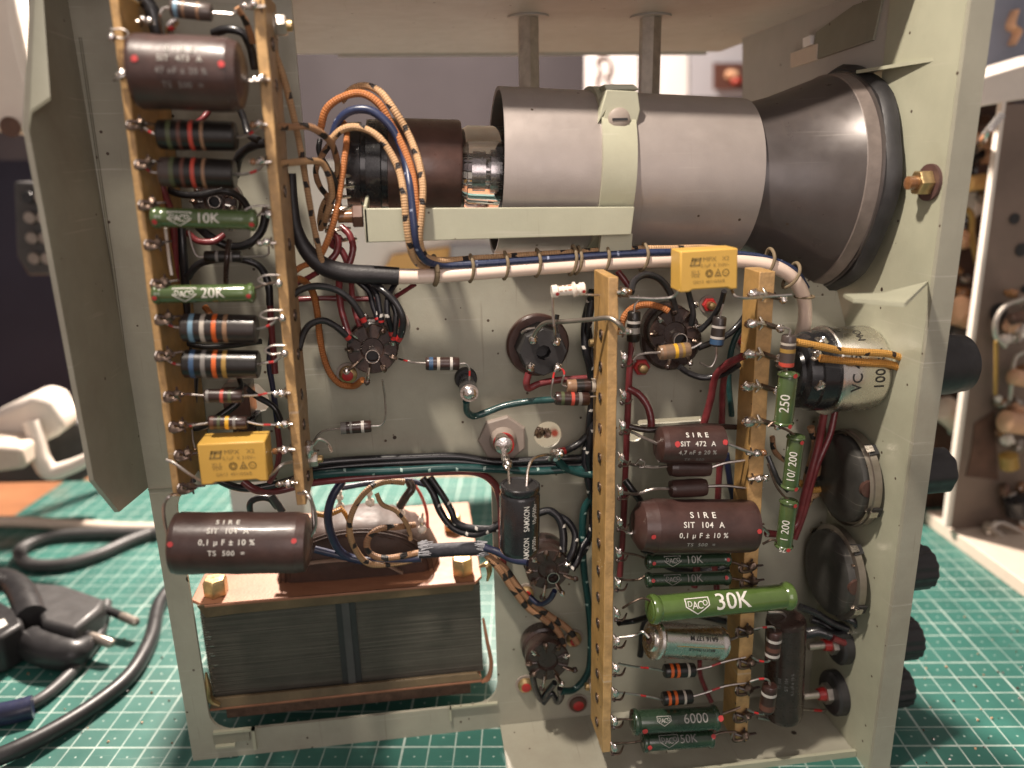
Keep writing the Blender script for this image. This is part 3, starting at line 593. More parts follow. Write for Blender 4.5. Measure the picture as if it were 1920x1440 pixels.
def clip(t, px, py, d, s, style, ln=34):
    """solder clip; s = +1 points right; styles: dark star, bright lump, loop (empty eye), ear"""
    c = P(px, py, d); u = U(1, c); mb = MB(); ex = V((s,0,0)); ez = V((0,0,1)); ey = V((0,-1,0)); j = random.uniform
    if style == "dark":
        mb.tube([c-ex*10*u+ez*5*u, c-ex*11*u-ez*6*u+ey*.1, c+ex*4*u-ez*6*u+ey*.15, c+ex*ln*.55*u-ez*1*u], [5.5*u,6.5*u,5*u,3.5*u], "tarnish", seg=9, flat=.6)
        mb.tube([c-ex*9*u+ez*6*u, c+ex*6*u+ez*2*u+ey*.08, c+ex*ln*u+ez*j(-2,4)*u], [4.5*u,5*u,2.5*u], "bakelite", seg=8, flat=.6)
        mb.ball(c+ex*10*u+ez*2*u+ey*.1, 8.5*u, "tarnish", jit=.22, axis=(1,0,.3))
        mb.tube([c+ex*8*u, c+ex*j(8,12)*u+ez*16*u+ey*.05], [4*u,1.6*u], "bakelite", seg=6); mb.tube([c+ex*8*u, c+ex*j(9,13)*u-ez*15*u+ey*.05], [4*u,1.6*u], "bakelite", seg=6)
        mb.tube([c-ex*12*u+ez*7*u+ey*.03, c-ex*15*u-ez*0*u+ey*.08, c-ex*12*u-ez*8*u+ey*.05], 1.7*u, "tin", seg=6)
    elif style == "loop":
        L = ln*u; h = 8*u
        mb.tube([c, c+ex*L*.7+ez*0, c+ex*L*1.0-ez*h*.9, c+ex*L*.72-ez*h*1.9, c+ex*L*.25-ez*h*1.8], 1.8*u, "lead_wire", seg=7)
        mb.ball(c-ez*h*1.8+ex*2*u+ey*.08, 7.5*u, "solder", jit=.12)
    elif style == "blob":
        mb.tube([c-ex*6*u, c+ex*ln*.5*u+ez*j(-3,3)*u, c+ex*ln*u+ez*j(-3,3)*u], [5*u,6.5*u,4*u], "tin", seg=9, flat=.7)
        mb.ball(c+ex*ln*.35*u+ez*2*u+ey*.1, 7.5*u, "solder", jit=.16, axis=(1,0,.2)); mb.ball(c+ex*ln*.8*u+ey*.05, 6*u, "flux_brown" if random.random()<.4 else "solder", jit=.15)
        mb.tube([c+ex*2*u+ez*11*u, c+ex*4*u, c+ex*1*u-ez*11*u], [2.5*u,4*u,2.5*u], "tarnish", seg=7, flat=.6)
    elif style == "leaf":      # the slim clips seen edge-on along the ladder strip
        mb.tube([c+ez*12*u, c+ex*6*u+ey*.1, c+ex*4*u-ez*13*u], [2*u,5.5*u,2*u], "tin", seg=8, flat=.55)
        mb.ball(c+ex*5*u+ez*1*u+ey*.12, 6*u, "solder", jit=.2, axis=(0,0,1), squash=1.4)
        mb.tube([c-ez*16*u, c+ex*16*u-ez*18*u, c+ex*30*u-ez*17*u+V((0,.4,0))], [3*u,3*u,1.4*u], "tarnish", seg=7, flat=.5)
        mb.ball(c-ez*17*u+ex*4*u, 4*u, "bakelite", jit=.2)
    elif style == "ear":       # broad tinned tags on the right-hand board, crossing it
        mb.tube([c-ex*22*u, c-ex*10*u+ez*4*u+ey*.08, c+ex*5*u+ez*1*u+ey*.12, c+ex*18*u-ez*3*u], [5*u,9*u,6*u,5*u], "tin", seg=10, flat=.6)
        mb.ball(c-ex*12*u+ez*2*u+ey*.1, 10*u, "solder", jit=.15, axis=(1,0,.1), squash=1.25); mb.ball(c-ex*20*u+ey*.06, 6*u, "flux_brown", jit=.2)
        mb.tube([c+ex*6*u+ez*13*u, c+ex*10*u+ey*.12, c+ex*7*u-ez*12*u], [2.5*u,5*u,2.5*u], "tin", seg=8, flat=.6)
        mb.tube([c+ex*16*u, c+ex*30*u-ez*6*u, c+ex*44*u-ez*10*u], [7*u,8*u,6*u], "tarnish", seg=8, flat=.7)
        mb.ball(c+ex*46*u-ez*11*u+ey*.08, 8*u, "solder", jit=.14)
    link("solder_tag", mb, t)
b1, _, _ = board("long tan terminal board at the far left with blackened solder tags", (203,-20),(325,932),.24, m="paxolin")
for px,py in ((255,232),(270,306),(277,382),(288,456),(300,530),(308,596),(308,664),(324,740),(334,797),(344,850),(350,912)): clip(b1, px, py, 4.3, 1, "dark")
clip(b1, 226, 140, 4.4, 1, "blob", 14); clip(b1, 208, 55, 4.4, 1, "loop", 30); clip(b1, 262, 40, 3.4, 1, "blob", 24)
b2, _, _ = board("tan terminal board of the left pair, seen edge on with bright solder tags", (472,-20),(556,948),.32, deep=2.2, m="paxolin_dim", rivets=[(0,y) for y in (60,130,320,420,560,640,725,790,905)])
for px,py,st,ln in ((492,12,"blob",40),(500,150,"blob",26),(496,234,"blob",26),(503,303,"blob",34),(505,386,"loop",44),(512,455,"blob",30),(524,516,"loop",40),(530,582,"loop",42),(535,648,"loop",38),(538,737,"blob",24),(543,795,"blob",24),(548,843,"blob",38),(552,905,"blob",34)): clip(b2, px, py, 4.3, -1, st, ln)
b3, _, _ = board("tan ladder terminal strip right of centre with a row of slim solder tags", (1141,520),(1129,1412),.36, deep=2.1, m="paxolin", rivets=[(0,y) for y in range(620,1400,54)], rside=-1)
for py in (670,740,797,858,920,978,1036,1092,1148,1200,1252,1298,1350,1400): clip(b3, 1168-(py-520)*.026, py, 4.2, 1, "leaf")
clip(b3, 1162, 548, 4.3, 1, "blob", 22); clip(b3, 1166, 622, 4.3, 1, "blob", 18)
b4, _, _ = board("wide tan terminal board on the right carrying heavy solder lumps", (1424,510),(1376,1392),.60, d0=3.6, deep=1.3)
for px,py in ((1424,552),(1419,607),(1416,664),(1412,724),(1414,790)): clip(b4, px, py, 3.7, 1, "ear")
for px,py in ((1405,850),(1408,898),(1400,985),(1398,1062),(1400,1090),(1392,1182),(1396,1242),(1392,1292),(1388,1342),(1385,1378)): clip(b4, px, py, 3.7, 1, "dark" if py>950 else "blob", 34)
# ================================================================ components
GR = "fixed resistors wired between the boards and sockets"
def pts_of(L, d): return [P(*p) if len(p) == 3 else P(p[0], p[1], d) for p in L]
def lead(t, L, d, rpx=2.2, marks=(), m="lead_wire", name="lead"):
    q = pts_of(L, d); mb = MB(); mb.tube(q, U(rpx, q[0]), m, seg=7, marks=marks); return link(name, mb, t)
def resistor(label, a, b, rpx, d, body, bands, leads, marks=((.45,.65,"red_lacquer"),), endm=None, d2=None, group=GR):
    pa = P(*a, d); pb = P(*b, d if d2 is None else d2); r = U(rpx, pa); L = (pb-pa).length; c = (pa+pb)/2
    t = thing("resistor", label, "resistor", c-V((0,0,r)), group)
    prof = [(0,r*.3,body),(0,r*.86,endm or body),(min(.05,r*.15),r*.97,endm or body)]
    cur = .06
    for q in bands:
        f, m = q[0], q[1]; wd = q[2] if len(q) > 2 else .055
        prof += [((f-wd/2)*L,r,body if cur>.1 else (endm or body)),((f-wd/2)*L+.001,r*1.012,m),((f+wd/2)*L,r*1.012,m),((f+wd/2)*L+.001,r,body)]; cur = f
    prof += [(L-min(.05,r*.15),r*.985,body),(L,r*.88,body),(L,r*.3,body)]
    mb = MB(); mb.lathe(pa, pb, prof, seg=32); link("body", mb, t)
    ax = (pb-pa).normalized()
    for L_ in leads: lead(t, L_, d, max(1.9, min(2.8, rpx*.16)), marks)
    return t
resistor("brown resistor with pale bands at the very top of the left pair of boards", (321,15),(397,24),16,3.8,"body_grey",[(.14,"b_ltblue",.1),(.33,"b_tan"),(.68,"b_tan",.07)],[[(321,15),(306,16),(300,28),(304,62,3)],[(397,24),(420,25),(438,26),(444,18)]],())
resistor("fat black resistor with an orange third band, upper one just under the large capacitor", (297,252),(443,256),27.5,4.0,"body_black",[(.17,"b_green",.06),(.30,"b_brown",.05),(.45,"b_red",.055),(.59,"b_tan",.045)],[[(297,253),(284,249),(270,240)],[(443,257),(462,254),(480,243),(490,236)]])
resistor("fat black resistor with grey left end cap, directly above the green 10K one", (301,322),(441,327),28,4.0,"body_black",[(.19,"b_green",.06),(.33,"b_brown",.05),(.47,"b_red",.055),(.61,"b_tan",.045)],[[(301,325),(284,322),(272,314),(264,303)],[(441,327),(462,326),(484,318),(495,306)]],endm="body_grey")
resistor("small dark resistor with two pale bands hidden below the green 10K resistor", (384,481),(453,481),11,2.8,"body_black",[(.35,"b_grey",.08),(.72,"b_grey",.08)],[[(384,481),(370,480),(361,462),(354,432)],[(453,482),(480,481),(502,478),(504,462)]],())
resistor("fat brown resistor banded light blue, white, orange and tan below the green 20K one", (342,614),(482,617),27,4.0,"body_slate",[(.15,"b_ltblue",.065),(.30,"b_white",.06),(.455,"b_orange",.06),(.60,"b_tan",.06)],[[(342,614),(325,612),(305,603)],[(482,617),(495,614),(510,607),(518,600)]])
resistor("fat dark resistor banded blue, grey, orange and gold, lower of the blue banded two", (345,682),(486,683),27,4.0,"body_black",[(.14,"b_blue",.065),(.29,"b_grey",.06),(.435,"b_orange",.06),(.565,"b_gold",.06)],[[(345,684),(328,682),(312,674)],[(486,683),(500,680),(514,678),(525,670)]])
resistor("thin dark resistor with grey first band and orange third band, low in the left boards", (384,742),(455,743),13,4.2,"body_umber",[(.09,"b_grey",.08),(.47,"b_red",.09),(.68,"b_green",.08)],[[(384,742),(350,739),(318,738),(306,742)],[(455,742),(480,741),(505,737),(530,734)]],((.4,.6,"red_lacquer"),))
resistor("thin dark resistor with one yellow band just above the left yellow capacitor", (392,792),(464,792),13,4.2,"body_umber",[(.1,"b_brown",.1),(.28,"b_green",.08),(.49,"b_yellow",.1),(.68,"b_grey",.08)],[[(392,793),(360,798),(330,803),(318,802)],[(464,791),(490,796),(520,797),(534,800)]])
resistor("small resistor with blue and silver bands on the plate right of the large socket", (798,682),(861,682),12.5,1.6,"body_umber",[(.16,"b_blue",.12),(.38,"b_white",.09),(.76,"b_silver",.08)],[[(798,681),(780,680),(765,677),(748,673,1.2)],[(861,682),(873,682),(880,692),(880,715)]],((.55,.75,"red_lacquer"),))
resistor("small resistor with a blue-grey end below the large socket, long lead going up", (640,803),(696,799),11.5,1.2,"body_umber",[(.08,"b_grey",.18),(.33,"b_grey",.08),(.72,"b_silver",.1)],[[(640,803),(615,806),(600,812),(583,835)],[(696,799),(714,797),(722,785),(722,750),(717,712,1.3)]],())
resistor("small resistor banded orange and white beside the octagonal socket, upper of the touching two", (1063,724),(1122,722),13,2.4,"body_black",[(.2,"b_tan",.16),(.62,"body_umber",.2),(.82,"b_white",.12)],[[(1063,725),(1054,720),(1058,700),(1049,688,1.6)],[(1122,722),(1132,712),(1142,688),(1143,672)]],((.4,.75,"red_lacquer"),),endm="b_tan")
resistor("small dark resistor with one orange band below its twin by the octagonal socket", (1041,747),(1104,748),13,2.6,"body_umber",[(.2,"b_green",.1),(.5,"b_red",.1),(.72,"b_grey",.1)],[[(1041,749),(1034,742),(1037,710),(1042,690,1.6)],[(1104,744),(1120,743),(1135,742)]])
resistor("upright black resistor with a silver band between the ladder strip and upper right socket", (1189,584),(1187,640),12.5,2.4,"body_black",[(.34,"b_silver",.09),(.62,"b_grey",.2)],[[(1189,584),(1190,572),(1197,562),(1196,553)],[(1187,640),(1190,655),(1187,672),(1192,678)]],())
resistor("upright dark resistor with silver bands and a blue lower end near the right board", (1350,594),(1343,648),13,2.4,"body_slate",[(.33,"b_silver",.08),(.70,"b_silver",.08),(.85,"b_blue",.18)],[[(1350,594),(1353,580),(1356,570)],[(1343,650),(1342,672),(1332,688),(1312,680)]],())
resistor("tan resistor with a yellow band lying across the upper right socket", (1236,662),(1293,655),14,3.2,"body_tan",[(.13,"b_tan",.1),(.52,"b_yellow",.11),(.75,"b_gold",.09)],[[(1236,661),(1215,662),(1195,666),(1186,675)],[(1293,654),(1303,650),(1315,643)]],())
resistor("upright brown resistor banded white, yellow and orange above the green 250 resistor", (1480,628),(1474,688),14,4.2,"body_grey",[(.26,"b_white",.07),(.47,"b_gold",.12),(.9,"b_red",.12)],[[(1480,628),(1481,618),(1470,614),(1455,615)],[(1474,688),(1474,694),(1474,698)]],())
resistor("small resistor with two orange bands under the silver can, upper of the similar two", (1245,1258),(1302,1256),13,3.6,"body_black",[(.22,"b_orange",.1),(.42,"b_orange",.1),(.76,"b_white",.08)],[[(1245,1258),(1225,1254),(1190,1250),(1160,1244)],[(1302,1256),(1330,1250),(1360,1240),(1398,1232)]],((.35,.5,"red_lacquer"),))
resistor("small resistor with two orange bands above the green 6000, lower of the similar two", (1242,1310),(1297,1306),13,3.6,"body_black",[(.2,"b_orange",.1),(.42,"b_orange",.1),(.72,"b_white",.08)],[[(1242,1312),(1225,1308),(1190,1302),(1156,1298)],[(1297,1306),(1325,1298),(1360,1286),(1400,1280)]],((.35,.5,"red_lacquer"),))
resistor("upright black resistor with two silver bands in front of the black capacitor, upper one", (1453,1183),(1447,1232),14,4.4,"body_umber",[(.3,"b_silver",.1),(.62,"b_brown",.15),(.85,"b_silver",.1)],[[(1453,1183),(1450,1176),(1435,1176),(1413,1180)],[(1447,1232),(1440,1240),(1420,1238),(1410,1232)]])
resistor("upright dark resistor with one silver band in front of the black capacitor, lower one", (1444,1284),(1437,1332),14,4.4,"body_umber",[(.3,"b_silver",.1),(.8,"b_brown",.2)],[[(1444,1284),(1440,1275),(1425,1273),(1406,1278)],[(1437,1332),(1430,1338),(1415,1336),(1402,1330)]])
# white ceramic resistor
def ceramic():
    pa, pb = P(1034,547,3.0), P(1097,541,3.0); r = U(11,pa); L = (pb-pa).length
    t = thing("resistor", "white ceramic resistor with red dots above the round socket, left of the ladder strip", "resistor", (pa+pb)/2-V((0,0,r)), GR)
    mb = MB(); W = "ceramic_white"
    mb.lathe(pa, pb, [(0,r*.4,W),(0,r*1.1,W),(L*.16,r*1.15,W),(L*.2,r*.9,W),(L*.6,r*.92,W),(L*.64,r*1.35,W),(L*.7,r*1.3,W),(L*.73,r*.85,W),(L*.8,r*.85,W),(L*.84,r*1.12,W),(L*.97,r*1.12,W),(L,r*.9,W),(L,r*.3,W)], seg=28)
    s = Surf.cyl(pa, pb, r*1.13); s.disc(mb, -L*.36, -r*.5, r*.33, "red_dot"); s.disc(mb, L*.42, -r*.5, r*.3, "red_dot")
    s2 = Surf.cyl(pa, pb, r*.93); s2.line(mb, [(-L*.24,r*.1),(-L*.24,r*.8)], .12, "b_tan"); s2.line(mb, [(-L*.10,r*.1),(-L*.10,r*.8)], .1, "b_tan"); s2.line(mb, [(L*.03,r*.2),(L*.03,r*.7)], .13, "b_orange")
    link("body", mb, t); lead(t, [(1036,556),(1037,590),(1040,620),(1043,640,1.7)], 3.0, 2.6); lead(t, [(1080,553),(1105,553),(1140,554),(1180,555,4.2)], 3.0, 2.4)
ceramic()

def logo(s, mb, x, y, h, m, txt="DACO"):
    w_ = h*1.25; sh = [(-w_,h*.62),(w_,h*.62),(w_,-h*.1),(0,-h*.85),(-w_,-h*.1)]
    s.line(mb, [(x+a*.92,y+b) for a,b in sh], h*.10, m, True)
    n = len(txt)
    for i, ch in enumerate(txt):
        u = (i-(n-1)/2)*h*.50; s.text(mb, ch, x+u, y+(.10 if i in (0,n-1) else -.06)*h, h*(.72 if i in (0,n-1) else .95), m, wide=.9, bold=.004)
def paco(label, a, b, rpx, d, txt, tf, lf, th, m="vitreous", pm="white_print", leads=(), dots=((.05,-.35),(.95,-.35)), group="green glazed power resistors", d2=None, lh=None, extra=None, tm=1.0, collar=.075, dotm="red_dot", tbold=.0):
    pa = P(*a, d); pb = P(*b, d if d2 is None else d2); r = U(rpx, (pa+pb)/2); L = (pb-pa).length; c = collar*L if L > 4*r else collar*1.3*L
    t = thing("power_resistor", label, "resistor", (pa+pb)/2-V((0,0,r)), group)
    mb = MB(); mb.lathe(pa, pb, [(0,r*.35,m),(.03,r*.75,m),(.06,r*.80,m),(.07,r*1.02,m),(.14,r*1.10,m),(c*.7,r*1.10,m),(c,r*1.0,m),(c*1.15,r*.93,m),(c*1.5,r*.96,m),(L-c*1.5,r*.96,m),(L-c*1.15,r*.93,m),(L-c,r*1.0,m),(L-c*.7,r*1.1,m),(L-.14,r*1.1,m),(L-.07,r*1.02,m),(L-.06,r*.8,m),(L-.02,r*.7,m),(L,r*.3,m)], seg=40)
    s = Surf.cyl(pa, pb, r*.97)
    if txt: s.text(mb, txt, (tf-.5)*L, 0.02*r, th*r, pm, bold=tbold, wide=tm)
    if lf is not None: logo(s, mb, (lf-.5)*L, 0, (lh or .85)*r, pm)
    s2 = Surf.cyl(pa, pb, r*1.10)
    for f, y in dots: s2.disc(mb, (f-.5)*L, y*r, r*.26, dotm)
    if extra: extra(s, s2, mb, L, r)
    link("body", mb, t)
    for L_ in leads: lead(t, L_, d, 2.4, m="tarnish")
    return t
paco("green glazed resistor marked 10K, in the upper left between the two boards", (283,407),(484,413),19,4.3,"10K",.545,.285,1.35,leads=[[(290,395),(278,390),(272,384)],[(484,405),(492,396),(500,388)]],lh=.92,dots=((.06,-.45),(.955,-.45)),collar=.09)
paco("green glazed resistor marked 20K in the left pair of boards", (285,552),(480,549),17.5,4.3,"20K",.60,.33,1.5,leads=[[(290,540),(285,534),(288,530)],[(480,540),(500,533),(520,528)]],lh=1.0,dots=((.05,-.4),(.945,-.35)))
paco("upper of two thin dark green 10K resistors under the right large capacitor", (1209,1053),(1369,1048),13.5,3.8,"10K",.55,.30,1.5,"vitreous_dark","faded_print",leads=[[(1209,1046),(1190,1040),(1160,1036)],[(1369,1053),(1380,1056),(1395,1062)]],dots=((.08,-.3),(.94,-.1)),lh=1.0)
paco("lower of two thin dark green 10K resistors, directly above the large 30K", (1209,1088),(1369,1083),13.5,3.8,"10K",.55,.30,1.5,"vitreous_dark","dim_print",leads=[[(1209,1080),(1200,1086),(1180,1088),(1160,1086)],[(1369,1083),(1380,1086),(1395,1088)]],dots=((.07,-.1),(.92,0)),lh=1.0)
paco("largest bright green glazed resistor, marked 30K, lying across the lower right", (1216,1143),(1484,1117),25,4.8,"30K",.54,.295,1.75,"vitreous_bright","white_print",leads=[[(1222,1128),(1205,1122),(1185,1130),(1168,1140,4.2)]],dots=(),lh=.80,collar=.06,tbold=.008,d2=4.2)
paco("dark glazed resistor marked 6000 at the bottom right, above the 50K one", (1183,1354),(1346,1346),22,3.9,"6000",.70,.34,1.1,"vitreous_dark","faded_print",leads=[[(1183,1350),(1170,1349),(1150,1349)],[(1355,1338),(1372,1332),(1388,1326)]],dots=((.12,-.85),(.98,-.05)),lh=.52)
paco("dark green glazed resistor marked 50K, lowest of all at the bottom right", (1202,1392),(1337,1383),17,3.9,"50K",.62,.35,1.2,"vitreous_dark","dim_print",leads=[[(1202,1390),(1180,1393),(1150,1394)],[(1337,1378),(1355,1373),(1380,1372)]],dots=((.08,-.6),(.96,.1)),lh=.9)
paco("upright green resistor marked 250 beside the right terminal board", (1468,798),(1479,696),18,4.4,"250",.45,None,1.35,leads=[[(1479,700),(1468,692),(1455,684)],[(1466,795),(1450,792),(1440,800)]],dots=((.04,-.75),(.96,-.75)))
paco("upright green resistor marked 10/200, middle one of the column of three", (1481,918),(1493,814),16,4.4,"10/ 200",.46,None,1.25,leads=[[(1493,818),(1475,806),(1460,800)]],dots=((.07,-.75),(.9,-.8)),extra=None)
paco("upright green resistor marked 1 200, lowest one of the column of three", (1469,1028),(1480,935),16,4.4,"1 200",.42,None,1.2,leads=[[(1482,940),(1468,928),(1455,910),(1440,870)],[(1463,1020),(1450,1012),(1430,1020)]],dots=((.05,-.6),(.93,-.8)),extra=lambda s,s2,mb,L,r:s2.text(mb,"75",-.45*L,.1*r,r*.8,"white_print",rot=math.pi/2))

def roundcap(label, a, b, rpx, d, lines, leads, m="cap_brown", left=(.5,.92,.10), right=(.5,.92,.10), dots=(), pm="white_print", group="brown paper capacitors", d2=None, lump=True, spin=0.0):
    pa = P(*a, d); pb = P(*b, d if d2 is None else d2); r = U(rpx, (pa+pb)/2); L = (pb-pa).length
    t = thing("capacitor", label, "capacitor", (pa+pb)/2-V((0,0,r)), group)
    prof = [(0,r*.12,m),(.02,r*left[0],m),(left[2]*L*.35,r*left[1],m),(left[2]*L,r*.985,m)]+[(L*(left[2]+(1-left[2]-right[2])*k/8),r*(1+.006*math.sin(k*2.1)),m) for k in range(9)]+[(L*(1-right[2]),r*.985,m),(L*(1-right[2]*.35),r*right[1],m),(L-.02,r*right[0],m),(L,r*.12,m)]
    mb = MB(); mb.lathe(pa, pb, prof, seg=56)
    if lump: 
        for i, v in enumerate(mb.v): mb.v[i] = v+V((0,0,1))*(.012*math.sin(v.x*3.1+v.z*2))
    s = Surf.cyl(pa, pb, r*1.012)
    for q in lines: s.text(mb, q[0], q[1]*L, q[2]*r, q[3]*r, q[4] if len(q)>4 else pm, spacing=q[5] if len(q)>5 else 1.15, bold=.012)
    for x, y in dots: s.disc(mb, x*L, y*r, r*.09 if rpx>40 else r*.15, "red_dot")
    link("body", mb, t)
    for L_ in leads: lead(t, L_, d, 3.0)
    return t
def dc_sign(x, y, h): return ("=", x, y, h)
th4 = .24
c = roundcap("largest brown capacitor reading 47 nF, at the top between the left boards", (250,134),(460,142),66,4.9,[("S I R E",.0,.66,.25,"faded_print"),("SIT  473  A",.0,.38,.22,"faded_print"),("47 nF ± 20 %",.01,.06,.22,"dim_print"),("TS  500  =",.01,-.30,.22,"dim_print")],[[(234,140),(222,146),(214,150,4.4)],[(458,150),(472,152),(488,150),(500,150,4.4)]],left=(.8,.93,.06),right=(.62,.9,.12),dots=((-.38,.33),(.36,.28)))
roundcap("brown 0.1 µF capacitor at lower left in front of the transformer", (324,1018),(584,1017),57,5.2,[("S I R E",-.08,.68,.24),("SIT  104  A",-.07,.36,.24),("0,1 µ F ± 10 %",-.07,.0,.25),("TS  500  =",-.07,-.34,.23)],[[(316,1010),(310,985),(308,945),(318,930),(330,927,4.4)],[(580,1010),(592,985),(588,950),(578,930),(560,925,4.4)]],left=(.86,.96,.05),right=(.62,.93,.10),dots=((-.455,-.05),(.40,.05)))
roundcap("small brown capacitor reading 4,7 nF on the right, above two maroon ones", (1231,834),(1353,833),35,3.8,[("S I R E",.03,.50,.40),("SIT  472  A",.03,.02,.36),("4,7 nF ± 20 %",.03,-.44,.32,"faded_print"),("TS   500",.0,-.90,.28,"dim_print")],[[(1233,832),(1210,822),(1185,810),(1162,802,4.2)],[(1364,832),(1385,840),(1408,848),(1425,852)]],left=(.72,.94,.12),right=(.88,.98,.03),dots=((-.28,.02),(.44,.10)),m="cap_maroon")
roundcap("large brown 0.1 µF capacitor in the right group, above the thin 10K resistors", (1187,986),(1412,986),50,3.9,[("S I R E",.0,.38,.32),("SIT  104  A",.0,.02,.29),("0,1 µ F ± 10 %",.0,-.36,.27),("TS  500  =",-.01,-.74,.22,"faded_print")],[[(1192,985),(1184,1000),(1172,995),(1160,978,4.2)],[(1425,985),(1440,1000),(1438,1005)]],left=(.55,.9,.16),right=(.8,.96,.05),dots=((-.40,-.40),(.45,-.20)),m="cap_maroon")
roundcap("small blank maroon capacitor half hidden under the 4,7 nF one", (1250,876),(1334,876),18,3.2,[],[[(1250,874),(1225,876),(1190,872),(1165,862,4.2)],[(1334,876),(1360,868),(1400,862),(1425,853)]],left=(.3,.85,.2),right=(.3,.9,.15),m="cap_maroon",group="small blank capacitors")
roundcap("small blank maroon capacitor directly above the right large brown one", (1254,916),(1326,914),17,3.4,[],[[(1254,916),(1225,917),(1195,926),(1168,924,4.2)],[(1326,912),(1360,911),(1400,915),(1430,914)]],left=(.4,.9,.12),right=(.4,.9,.12),m="cap_maroon",group="small blank capacitors")
roundcap("dark upright capacitor with tiny faded lettering at the lower right", (1468,1342),(1474,1156),36,3.0,[("SIT 104",.0-.05,-.12,.22,"dim_print"),("0,1 µF ± 10 %",-.05,-.42,.2,"dim_print"),("TS 500",-.05,.2,.2,"dim_print")],[[(1470,1342),(1462,1350),(1420,1345)],[(1474,1158),(1468,1150),(1440,1148)]],left=(.8,.95,.05),right=(.8,.95,.05),m="bakelite",group="brown paper capacitors")

# yellow box capacitors
def boxcap(label, face, dep, d, leads, vis):
    q = [P(*p, d) for p in face]          # TL TR BR BL
    t = thing("box_capacitor", label, "capacitor", (q[2]+q[3])/2, "yellow box capacitors")
    n = V((0,1,0)); ax = (q[1]-q[0]); ay = (q[0]-q[3])
    mb = MB(); w_ = ax.length
    bl, br = q[3], q[2]; poly = [q[0], q[1], br-ay.normalized()*0, br-ax*.14, br-ax*.20+ay*.045, bl+ax*.22+ay*.045, bl+ax*.17, bl]
    # moulded shell, feet left proud at both lower corners
    poly = [q[0],q[1],br,br-ax*.12,br-ax*.18+ay*.05,bl+ax*.22+ay*.05,bl+ax*.16,bl]
    vecd = n*dep+V(vis)
    mb.prism(poly, vecd, "yellow_case")
    cx = (q[0]+q[1]+q[2]+q[3])/4; s = Surf.flat(cx, ax, ay); h = ay.length; W = w_
    pm = "case_print"
    s2 = s
    o = link("case", mb, t, bevel=.05)
    mb = MB()
    s.text(mb, "MPX", .0*W, .27*h, .15*h, pm, wide=1.15); s.text(mb, "X2", .28*W, .27*h, .14*h, pm, wide=1.1)
    s.text(mb, "0,1µF  K 310V~", .10*W, .12*h, .12*h, pm, wide=.95)
    s.line(mb, [(-.30*W,.30*h),(-.16*W,.30*h)], .03*h, pm); s.line(mb, [(-.31*W,.26*h),(-.17*W,.26*h)], .03*h, pm); s.line(mb, [(-.29*W,.31*h),(-.33*W,.14*h),(-.18*W,.14*h),(-.15*W,.31*h)], .035*h, pm); s.line(mb, [(-.24*W,.28*h),(-.27*W,.16*h)], .04*h, pm)
    s.text(mb, "ID E", -.24*W, -.02*h, .10*h, pm, wide=1.2); s.text(mb, "VDE", -.24*W, -.12*h, .10*h, pm, wide=1.2); s.line(mb, [(-.31*W,-.07*h),(-.16*W,-.07*h)], .012*h, pm)
    s.ring(mb, .0*W, -.07*h, .085*h, .022*h, pm); s.ring(mb, .0*W, -.07*h, .05*h, .02*h, pm, 10)
    s.line(mb, [(.10*W,-.14*h),(.155*W,.02*h),(.21*W,-.14*h)], .02*h, pm, True); s.ring(mb, .155*W, -.10*h, .035*h, .016*h, pm, 8)
    s.ring(mb, .29*W, -.07*h, .08*h, .018*h, pm); s.text(mb, "c", .275*W, -.065*h, .11*h, pm); s.text(mb, "u", .305*W, -.075*h, .09*h, pm)
    s.text(mb, "GX/13  40/110/56/B", .0*W, -.27*h, .115*h, pm, wide=.85)
    link("marking", mb, t)
    for L_ in leads: lead(t, L_, d, 2.8)
    return t
boxcap("yellow box capacitor at the lower left, above the brown 0.1 µF capacitor", [(369,833),(496,827),(503,902),(377,910)], 1.1, 4.9, [[(376,902,4.7),(350,885,4.7),(326,868,4.6),(312,862,4.5)],[(497,900,4.6),(512,888),(528,872),(548,866,4.4)]], (0,0,0))
tb = boxcap("yellow box capacitor at the upper right, lying over the ivory cable", [(1276,471),(1384,465),(1383,542),(1275,549)], 1.0, 4.9, [[(1272,545,4.7),(1262,556,4.5),(1235,560,4.4),(1180,558,4.3)],[(1372,544,4.6),(1378,555),(1395,559),(1440,556,4.3),(1484,553,4.3)]], (0,0,0))
# black electrolytic
def electro():
    pa, pb = P(974,1032,3.4), P(975,907,3.4); r = U(37,pa); L = (pb-pa).length; t = thing("electrolytic_capacitor", "tall black electrolytic capacitor with white lettering in the middle of the plate", "capacitor", pa)
    mb = MB(); m = "gloss_black"; mb.lathe(pa, pb, [(0,r*.5,m),(0,r*.92,m),(.08,r*.985,m),(.2,r,m),(L*.84,r,m),(L*.87,r*.965,m),(L*.885,r*.92,m),(L*.905,r*.96,m),(L*.93,r,m),(L*.985,r*.99,m),(L,r*.94,m),(L,r*.84,m),(L-.05,r*.8,"rubber_black"),(L-.05,r*.1,"rubber_black")], seg=48)
    s = Surf.cyl(pa, pb, r)
    s.text(mb, "SAMXON", .10*L, -.36*r, .40*r, "white_print", wide=.80, bold=.012); s.text(mb, "AMXON", -.34*L, -.36*r, .40*r, "white_print", wide=.80, bold=.012)
    s.text(mb, "10µF500v", .14*L, -.80*r, .34*r, "white_print", wide=.80, bold=.008); s.text(mb, "µF500v", -.30*L, -.80*r, .34*r, "white_print", wide=.80, bold=.008)
    link("body", mb, t)
    lead(t, [(955,912,3.3),(954,895,3.0),(953,876,2.6)], 3, 2.8, m="tin"); lead(t, [(987,912,3.5),(990,880,3.2),(1000,860,2.8),(1020,853,2.4),(1040,853,1.6)], 3, 2.8, m="tin")
electro()
